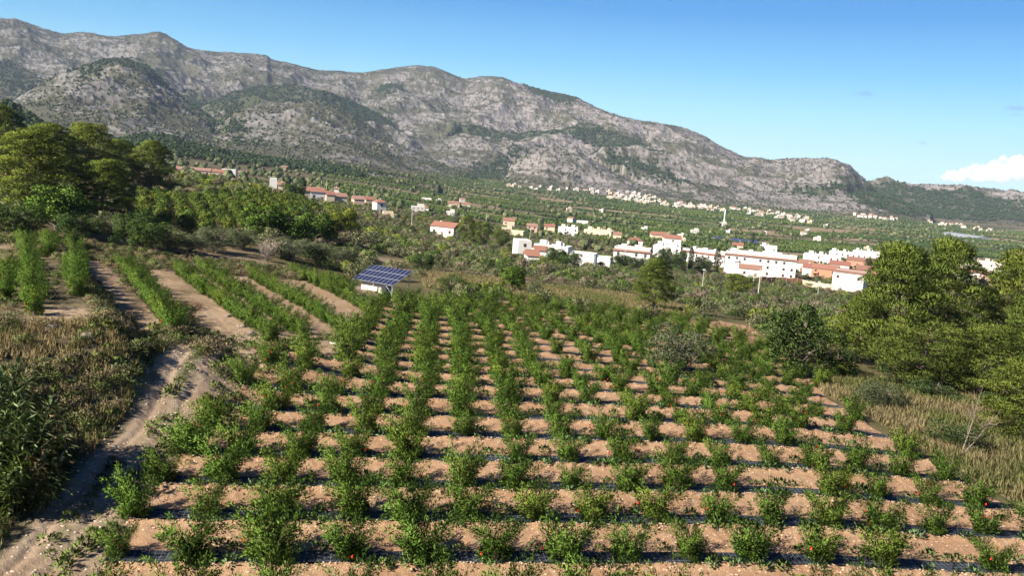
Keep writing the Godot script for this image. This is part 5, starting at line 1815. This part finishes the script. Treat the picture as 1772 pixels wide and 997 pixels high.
	# the garden walls below the town
	for e in [[WALL_A, "orange", "orange garden wall below the apartment block", 2.6], [WALL_B, "cream", "sand-coloured garden wall left of the bright white house", 2.4]]:
		var q: Array = e[0]
		var o := thing("garden_wall", e[2], "wall", Vector3(q[0].x, height(q[0].x, q[0].y), q[0].y))
		for i in q.size() - 1:
			var a := Vector3(q[i].x, height(q[i].x, q[i].y), q[i].y) - o.position
			var b := Vector3(q[i + 1].x, height(q[i + 1].x, q[i + 1].y), q[i + 1].y) - o.position
			var n := 4
			for k in n:
				var p := a.lerp(b, (k + 0.5) / n)
				var l := a.distance_to(b) / n
				var m := part("wall_panel", box_mesh(Vector3(l - 0.3, e[3] + 1.5 - 0.35 * (k % 2), 0.25)), wall_mat(e[1]), o, p + Vector3.UP * (e[3] - 1.5) * 0.5)
				m.rotation.y = atan2(-(b - a).z, (b - a).x)
				var pl := part("pillar", box_mesh(Vector3(0.4, e[3] + 1.7, 0.4)), wall_mat(e[1]), o, a.lerp(b, float(k) / n) + Vector3.UP * (e[3] - 1.5) * 0.5)

func village_house(seed_no: int, roofed: bool) -> ArrayMesh:
	rng.seed = seed_no
	var m := ArrayMesh.new()
	var L := Leaves.new()
	var w := rng.randf_range(8.5, 14.0)
	var d := rng.randf_range(7.5, 10.0)
	var h := rng.randf_range(5.0, 8.0)
	L.box(Vector3(0, h * 0.5 - 2.0, 0), Vector3(w, h + 4.0, d))
	if not roofed:
		L.box(Vector3(w * 0.2, h + 1.2, -d * 0.15), Vector3(w * 0.5, 2.5, d * 0.5))
	L.mesh(m, grainy(Color(0.52, 0.50, 0.47) if seed_no % 5 != 1 else Color(0.46, 0.39, 0.30), 0.25, 0.78))
	if roofed:
		var P := prism(w, d, 2.0, 0.3)
		for i in P.v.size():
			P.v[i] += Vector3.UP * (h + 0.01)
		P.mesh(m, grainy(Color(0.28, 0.15, 0.10), 0.6, 0.6))
	var D := Leaves.new()
	for s in 2:
		for k in 3:
			D.box(Vector3((k - 1) * w * 0.3, h * (0.28 + 0.45 * s), d * 0.5 + 0.02), Vector3(1.1, 1.4, 0.08))
	D.mesh(m, plain(Color(0.10, 0.08, 0.07), 0.5))
	return m

func villages() -> void:
	var kinds := []
	for k in 10:
		kinds.append(village_house(1400 + k, k % 5 >= 4 or k == 3))
	rng.seed = 1450
	var sets := [[VILLAGE_A, "small house of the white cluster below the pale rock", "white houses below the rock", 0], [VILLAGE_B, "small house of the long village strip under the mountain", "houses of the long village strip", 1], [VILLAGE_C, "small house of the village behind the white mast", "houses of the village behind the mast", 2], [VILLAGE_D, "orange-roofed house of the hamlet under the dark hill", "houses of the hamlet under the dark hill", 3], [VILLAGE_E, "small house of the last hamlet before the right edge", "houses of the last hamlet", 4], [VILLAGE_F, "small house scattered along the foot of the pale rock", "houses along the foot of the rock", 5], [FARMS, "small farmhouse alone among the valley fields", "farmhouses in the valley fields", 6]]
	for e in sets:
		var row: Array = e[0].duplicate()
		row.sort_custom(func(a, b): return a.x / -a.y < b.x / -b.y)
		for i in row.size():
			var p: Vector2 = row[i]
			var x: float = p.x
			var z: float = p.y
			var pick := rng.randi() % 10
			if e[3] == 3:
				pick = [3, 4, 9][rng.randi() % 3]
			elif e[3] == 0 and rng.randf() < 0.8:
				pick = rng.randi() % 3
			var o := part(numbered("village_house" if e[3] < 6 else "farmhouse"), kinds[pick], null, self, Vector3(x, height(x, z), z))
			o.rotation.y = atan2(-x, -z) + rng.randf_range(-0.5, 0.3)
			var s := rng.randf_range(0.6, 0.95) * (0.75 if e[3] == 6 else 1.0)
			o.scale = Vector3.ONE * s
			tag(o, "%s, %s from the left" % [e[1], nth(i)], "house", e[2])

# ------------------------------------------------------------------ groves in the valley, woods and scrub on the slopes
func tuft(seed_no: int, quads: int, tall: float) -> ArrayMesh:      # a small crown of radius 1
	rng.seed = seed_no
	var L := Leaves.new()
	for i in quads:
		var d := any_dir()
		d.y = absf(d.y) * 0.9 if rng.randf() < 0.7 else d.y
		var p := Vector3(d.x, d.y * tall, d.z) * rng.randf_range(0.45, 0.85) + Vector3.UP * tall
		var s := d.cross(any_dir()).normalized()
		L.leaf(p - s * 0.4, s, d.cross(s), rng.randf_range(0.55, 0.95), rng.randf_range(0.25, 0.42), (d + any_dir() * 0.3 + Vector3.UP * 0.2).normalized(), Color(1, 1, 1) * rng.randf_range(0.7, 1.15))
	return L.mesh()

func valley_green() -> void:
	var kind := tuft(1500, 34, 0.8)
	rng.seed = 1510
	var places := []
	var cols := []
	var trees_p := []
	var trees_c := []
	var r := 560.0
	var u_dir := Vector2(0.94, -0.34)
	var w_dir := Vector2(0.34, 0.94)
	for iw in range(-520, -80):
		var w := iw * 4.6
		for iu in range(-60, 420):
			var u := iu * 4.6 + (iw % 2) * 0.7
			var p := u_dir * u + w_dir * w
			var rr := p.length()
			if rr < 560.0 or rr > 2350.0:
				continue
			var az := rad_to_deg(atan2(p.x, -p.y))
			if az < -13.5 or az > 35.5:
				continue
			if rr > 1300.0 and (iu + iw) % 2 == 0:
				continue
			var f := field(p.x, p.y)
			if f[1] < 3.4:
				if rng.randf() < 0.035:
					trees_p.append(p)
				continue
			if rr < 640.0 and rng.randf() < 0.6:
				continue
			if f[0] < 0.55 or f[0] > 0.93 and rng.randf() < 0.35:
				var x := p.x + rng.randf_range(-1.4, 1.4)
				var z := p.y + rng.randf_range(-1.4, 1.4)
				if rng.randf() < 0.2:
					continue
				var k := clampi(far_r.bsearch(rr), 0, far_r.size() - 1)
				if far_slope[clampi(int((az + FAR_A) / FAR_STEP), 0, far_cols - 1) * far_r.size() + k] > 0.12:
					continue
				var s := rng.randf_range(1.5, 2.1) * (1.0 if rr < 1300.0 else 1.4)
				places.append(Transform3D(Basis(Vector3.UP, rng.randf() * TAU).scaled(Vector3(s, s, s)), Vector3(x, far_height(x, z) - 0.2, z)))
				var g: float = rng.randf_range(0.8, 1.15) * (0.75 + 0.5 * f[2])
				cols.append(Color(0.044 * g + 0.03 * f[2], 0.082 * g + 0.016 * f[2], 0.025 * g))
	stuff("citrus_groves", kind, leafy(Color.WHITE, 0.15), places, cols, "dark green citrus groves covering the valley floor in strips", "groves")
	# hedgerow and garden trees scattered through the valley
	places = []
	cols = []
	for i in 9000:
		var az := rng.randf_range(-37.0, 36.0)
		var rr := sqrt(rng.randf_range(430.0 * 430.0, 2300.0 * 2300.0))
		var x := sin(deg_to_rad(az)) * rr
		var z := -cos(deg_to_rad(az)) * rr
		var n := nz_big.get_noise_2d(x * 2.2, z * 2.2)
		var want := 0.22 + n * 0.8
		if az < -13.0:
			want = 0.85
		elif rr > 1600.0:
			want = 0.5 + n
		if rng.randf() < want:
			trees_p.append(Vector2(x, z))
	for p in trees_p:
		var near_house := false
		for h in HOUSES:
			if p.distance_to(Vector2(h[0], h[1])) < maxf(h[2] * 0.6, h[4]) + 6.0:
				near_house = true
				break
		if near_house:
			continue
		var s := rng.randf_range(1.8, 3.6)
		places.append(Transform3D(Basis(Vector3.UP, rng.randf() * TAU).scaled(Vector3(s, s * rng.randf_range(0.9, 1.4), s)), Vector3(p.x, height(p.x, p.y) - 0.3, p.y)))
		var q := rng.randf()
		cols.append(mix(Color(0.044, 0.068, 0.028), Color(0.14, 0.15, 0.075), q) * rng.randf_range(0.85, 1.2))
	stuff("valley_trees", tuft(1520, 90, 0.85), leafy(Color.WHITE, 0.15), places, cols, "loose trees and hedgerows scattered over the valley floor", "trees")

func mountain_green() -> void:
	rng.seed = 1600
	var rows := far_r.size()
	var pines := []
	var pine_c := []
	var dots := []
	var dot_c := []
	for i in 420000:
		var az := rng.randf_range(-FAR_A + 0.5, FAR_A - 0.5)
		var rr := sqrt(rng.randf_range(520.0 * 520.0, 4700.0 * 4700.0))
		var ci := int((az + FAR_A) / FAR_STEP)
		var k := clampi(far_r.bsearch(rr), 0, rows - 2)
		var id := ci * rows + k
		if far_slope[id] < 0.06:
			continue
		var sx := sin(deg_to_rad(az))
		var cz := -cos(deg_to_rad(az))
		# what faces away from the viewer behind the crests is left out
		var y := far_h[id]
		if far_h[id + 1] < y - 0.35 * (far_r[k + 1] - far_r[k]):
			continue
		var x := sx * rr
		var z := cz * rr
		if far_wood[id] == 1:
			var open := nz_patch.get_noise_2d(x * 0.22, z * 0.22)
			if open > 0.22 or rng.randf() < 0.25:
				continue
			var s := rng.randf_range(2.2, 4.2)
			pines.append(Transform3D(Basis(Vector3.UP, rng.randf() * TAU).scaled(Vector3(s, s * 1.15, s)), Vector3(x, far_height(x, z) - 0.4, z)))
			var g := rng.randf_range(0.75, 1.2)
			pine_c.append(Color(0.027 * g, 0.046 * g, 0.019 * g))
		else:
			var n := nz_big.get_noise_2d(x * 1.6, z * 1.6) + 0.8 * nz_mid.get_noise_2d(x * 0.8, z * 0.8)
			if rng.randf() > 0.23 + n * 0.35:
				continue
			var s := rng.randf_range(1.2, 3.6)
			dots.append(Transform3D(Basis(Vector3.UP, rng.randf() * TAU).scaled(Vector3(s, s * 0.8, s)), Vector3(x, far_height(x, z) - 0.3, z)))
			var g := rng.randf_range(0.75, 1.25)
			dot_c.append(Color(0.036 * g, 0.046 * g, 0.025 * g))
	stuff("mountain_pine_woods", tuft(1610, 26, 0.9), leafy(Color.WHITE, 0.1), pines, pine_c, "dark green pine woods lying in bands over the mountain slopes", "woods")
	stuff("mountain_scrub", tuft(1620, 14, 0.7), leafy(Color.WHITE, 0.1), dots, dot_c, "dark dots of scrub all over the grey mountain slopes", "scrub")

# ------------------------------------------------------------------ lamps, poles, mast, gate, cars, solar field, greenhouse
func small_things() -> void:
	var steel := plain(Color(0.50, 0.51, 0.52), 0.5, 0.3)
	var labels := ["street lamp beside the round yellow-green tree", "street lamp in the scrub below the apartment block's wing", "street lamp below the sand-coloured garden wall", "lamp post below the low white end of the villa"]
	for i in LAMPS.size():
		var p: Vector2 = LAMPS[i]
		var o := thing("street_lamp", labels[i], "street lamp", Vector3(p.x, height(p.x, p.y), p.y), 0.0, "street lamps below the town")
		var L := Leaves.new()
		L.tube([Vector3(0, -0.5, 0), Vector3(0, 6.2, 0)], [0.09, 0.06], 6, Color.WHITE)
		part("pole", L.mesh(), steel, o)
		part("lamp_head", box_mesh(Vector3(0.75, 0.18, 0.35), Vector3(0, 6.25, 0.1)), plain(Color(0.7, 0.7, 0.68), 0.4), o)
	labels = ["wooden power pole left of the orange gabled house", "thin pole left of the pair behind the cottages", "thin pole right of the pair behind the cottages", "tall pole behind the middle of the cottages", "tall pole beside the upper villas", "thin pole behind the pale round tree", "tall bare pole next to the street lamp and yellow-green tree", "pole at the left end of the long red-edged house"]
	for i in POLES.size():
		var p: Vector2 = POLES[i]
		var o := thing("utility_pole", labels[i], "pole", Vector3(p.x, height(p.x, p.y), p.y), 0.0, "utility poles in the valley")
		var L := Leaves.new()
		L.tube([Vector3(0, -0.5, 0), Vector3(0, 9.0, 0)], [0.16, 0.11], 6, Color.WHITE)
		part("pole", L.mesh(), plain(Color(0.40, 0.36, 0.30), 0.9), o)
		part("crossarm", box_mesh(Vector3(1.5, 0.12, 0.12), Vector3(0, 8.5, 0.15)), plain(Color(0.34, 0.30, 0.25), 0.9), o)
	var mp: Vector2 = MAST[0]
	var mast := thing("white_mast", "tall slim white mast standing in the green valley fields", "mast", Vector3(mp.x, height(mp.x, mp.y), mp.y))
	var M := Leaves.new()
	M.tube([Vector3(0, -1, 0), Vector3(0, 20, 0)], [0.75, 0.55], 10, Color.WHITE)
	part("pole", M.mesh(), plain(Color(0.82, 0.82, 0.82), 0.5), mast)
	M = Leaves.new()
	M.tube([Vector3(0, 20, 0), Vector3(0, 20.8, 0)], [1.1, 1.1], 10, Color.WHITE)
	part("platform", M.mesh(), plain(Color(0.7, 0.7, 0.7), 0.5), mast)
	# solar field beyond the apartment block
	var a: Vector2 = SOLAR_FIELD[0]
	var b: Vector2 = SOLAR_FIELD[1]
	for row in 3:
		var blue := plain(Color(0.05, 0.06, 0.10), 0.25)
		for k in 5:
			var p := a.lerp(b, (k + 0.1 * row) / 4.6) + Vector2(row * 3.0, -row * 9.0)
			var o := thing("solar_table", "%s solar table from the left in the %s row of the solar field" % [nth(k), ["front", "middle", "rear"][row]], "solar panels", Vector3(p.x, height(p.x, p.y), p.y), 0.75, "tables of the solar field")
			var m := part("solar_panel", box_mesh(Vector3(9.0, 0.1, 4.0)), blue, o, Vector3(0, 2.0, 0))
			m.rotation.x = 0.5
			var f := part("frame", box_mesh(Vector3(9.2, 0.06, 4.2)), plain(Color(0.6, 0.62, 0.65), 0.4), o, Vector3(0, 1.9, 0))
			f.rotation.x = 0.5
			for s in [-3.5, 3.5]:
				part("post", box_mesh(Vector3(0.2, 2.6, 0.2), Vector3(s, 0.7, 0)), steel, o)
	# gate pillars and parked cars at the top left
	labels = ["left white gate pillar of the driveway above the pines", "right white gate pillar of the driveway above the pines"]
	for i in 2:
		var p: Vector2 = GATE[i]
		var o := thing("gate_pillar", labels[i], "pillar", Vector3(p.x, height(p.x, p.y), p.y), 0.4, "white gate pillars")
		part("shaft", box_mesh(Vector3(1.5, 3.4 - i, 0.9), Vector3(0, 1.2, 0)), wall_mat("white"), o)
		part("cap", box_mesh(Vector3(1.7, 0.15, 1.1), Vector3(0, 3.0 - i * 0.5, 0)), wall_mat("white"), o)
	labels = ["red car parked at the left edge below the driveway", "red car half hidden at the top of the persimmon grove"]
	for i in CARS.size():
		var p: Vector2 = CARS[i]
		car(labels[i], Vector3(p.x, height(p.x, p.y), p.y), 1.2 + i * 0.5)
	# a long greenhouse and the bare orange field round it
	var g0: Vector2 = GREENHOUSE[0]
	var g1: Vector2 = GREENHOUSE[1]
	var gh := thing("greenhouse", "long pale grey greenhouse roof on bare orange ground, far right", "greenhouse", Vector3(g0.x, height(g0.x, g0.y), g0.y), atan2(-(g1 - g0).y, (g1 - g0).x))
	var gl := g0.distance_to(g1)
	part("wall", box_mesh(Vector3(gl, 5.0, 26.0), Vector3(gl * 0.5, 1.5, 0)), plain(Color(0.20, 0.22, 0.24), 0.5), gh)
	var P := prism(gl, 26.0, 2.2, 0.3)
	part("roof", P.mesh(), plain(Color(0.21, 0.23, 0.26), 0.5), gh, Vector3(gl * 0.5, 4.02, 0))
	# heaps of cut branches, boulders on the bank, a yellow bucket at the orchard's edge
	labels = ["reddish-brown heap of cut branches at the end of the dirt track", "reddish-brown heap of cut branches between the terrace rows"]
	for i in HEAPS.size():
		var p: Vector2 = HEAPS[i]
		rng.seed = 1700 + i
		var o := thing("brush_heap", labels[i], "brush heap", Vector3(p.x, land(p.x, p.y), p.y), 0.5 + i, "heaps of cut branches")
		o.scale = Vector3(1.5, 0.7, 0.8)
		var B := Leaves.new()
		clump(B, Vector3(0, 0.25, 0), Vector3(1.0, 0.45, 1.0), 420, 0.16, 0.03, Color(0.12, 0.055, 0.035), Color(0.24, 0.12, 0.08), 0.2, 0.9)
		part("dry_leaves", B.mesh(), leafy(Color.WHITE, 0.05), o)
		var T := Leaves.new()
		for k in 26:
			var d := any_dir() * Vector3(1, 0.35, 1)
			T.tube([-d * 0.9 + Vector3.UP * 0.3, d * 1.0 + Vector3.UP * 0.35], [0.02, 0.008], 4, Color(0.15, 0.09, 0.06))
		part("twigs", T.mesh(), leafy(Color.WHITE, 0.01), o)
	labels = ["pale boulder on the brush bank, farther of the two left ones", "pale boulder on the brush bank, nearer of the two left ones", "pale stone at the lower end of the third terrace row, nearest the track", "pale stone at the edge of the third terrace, second from the track", "pale stone at the edge of the third terrace, third from the track", "pale stone at the edge of the third terrace, fourth from the track"]
	for i in BOULDERS.size():
		var p: Vector2 = BOULDERS[i]
		rng.seed = 1720 + i
		var o := part(numbered("boulder"), boulder_mesh(), grainy(Color(0.27, 0.22, 0.17), 0.8, 0.5), self, Vector3(p.x, land(p.x, p.y) + 0.05, p.y))
		var sc := 0.42 if i < 2 else rng.randf_range(0.22, 0.36)
		o.scale = Vector3(sc * 1.3, sc * 0.8, sc)
		o.rotation.y = rng.randf() * TAU
		tag(o, labels[i], "boulder", "boulders on the terrace banks")
	var bp: Vector2 = BUCKET[0]
	var bu := thing("yellow_bucket", "small yellow bucket in the dry grass at the orchard's right edge", "bucket", Vector3(bp.x, land(bp.x, bp.y), bp.y))
	var K := Leaves.new()
	K.tube([Vector3(0, 0, 0), Vector3(0, 0.01, 0), Vector3(0, 0.34, 0), Vector3(0, 0.345, 0)], [0.01, 0.13, 0.17, 0.18], 14, Color.WHITE)
	part("body", K.mesh(), plain(Color(0.62, 0.42, 0.06), 0.45), bu)
	K = Leaves.new()
	var arc := []
	var thin := []
	for k in 9:
		arc.append(Vector3(0.175 * cos(PI * k / 8.0), 0.33 + 0.14 * sin(PI * k / 8.0), 0))
		thin.append(0.008)
	K.tube(arc, thin, 5, Color.WHITE)
	part("handle", K.mesh(), plain(Color(0.4, 0.4, 0.4), 0.4, 0.5), bu)
	# a drained white hose left at the end of the track
	var hp: Vector2 = TANK[0]
	var H := Leaves.new()
	var pts := []
	var rad := []
	for k in 15:
		var t := k / 14.0
		pts.append(Vector3(-1.2 + 2.6 * t, 0.09 + 0.35 * maxf(0.0, sin((t - 0.55) * 7.0)) * (1.0 if t > 0.55 else 0.0), 0.3 * sin(t * 5.0)))
		rad.append(0.055)
	H.tube(pts, rad, 6, Color.WHITE)
	var ho := thing("irrigation_pipe", "white bent irrigation pipe lying at the end of the dirt track", "pipe", Vector3(hp.x, land(hp.x, hp.y), hp.y))
	part("pipe", H.mesh(), plain(Color(0.75, 0.74, 0.72), 0.5), ho)

func boulder_mesh() -> ArrayMesh:
	var L := Leaves.new()
	var n := FastNoiseLite.new()
	n.seed = rng.randi() % 1000
	n.frequency = 0.9
	var at := func(i: int, j: int) -> Vector3:
		var a := TAU * i / 10.0
		var b := PI * j / 6.0
		var d := Vector3(sin(b) * cos(a), cos(b), sin(b) * sin(a))
		return d * (1.0 + 0.45 * n.get_noise_3dv(d * 1.3))
	for i in 10:
		for j in 6:
			L.face(at.call(i, j), at.call((i + 1) % 10, j), at.call((i + 1) % 10, j + 1), at.call(i, j + 1))
	return L.mesh()

func car(label: String, at: Vector3, turn: float) -> void:
	var o := thing("parked_car", label, "car", at, turn, "parked red cars")
	var red := plain(Color(0.42, 0.02, 0.015), 0.25)
	var dark := plain(Color(0.02, 0.022, 0.026), 0.2)
	var side := [Vector2(-2.1, 0.35), Vector2(-2.1, 0.85), Vector2(-1.75, 0.95), Vector2(-1.35, 1.42), Vector2(0.35, 1.45), Vector2(0.95, 0.98), Vector2(1.95, 0.85), Vector2(2.1, 0.6), Vector2(2.1, 0.35)]
	var L := Leaves.new()
	for i in side.size():
		var p: Vector2 = side[i]
		var q: Vector2 = side[(i + 1) % side.size()]
		L.face(Vector3(p.x, p.y, 0.85), Vector3(p.x, p.y, -0.85), Vector3(q.x, q.y, -0.85), Vector3(q.x, q.y, 0.85))
		L.face(Vector3(p.x, p.y, 0.85), Vector3(q.x, q.y, 0.85), Vector3(0, 0.6, 0.85), Vector3(0, 0.6, 0.85))
		L.face(Vector3(q.x, q.y, -0.85), Vector3(p.x, p.y, -0.85), Vector3(0, 0.6, -0.85), Vector3(0, 0.6, -0.85))
	part("body", L.mesh(), red, o)
	for s in [-1, 1]:
		part("side_window", box_mesh(Vector3(1.7, 0.34, 0.03), Vector3(-0.45, 1.18, 0.86 * s)), dark, o)
		for e in [-1.3, 1.3]:
			var W := Leaves.new()
			W.tube([Vector3(e, 0.32, 0.68 * s), Vector3(e, 0.32, 0.88 * s), Vector3(e, 0.32, 0.89 * s)], [0.32, 0.32, 0.01], 12, Color.WHITE)
			part("wheel", W.mesh(), dark, o)
	var ws := part("windscreen", box_mesh(Vector3(0.03, 0.62, 1.45)), dark, o, Vector3(0.68, 1.24, 0))
	ws.rotation.z = 0.9
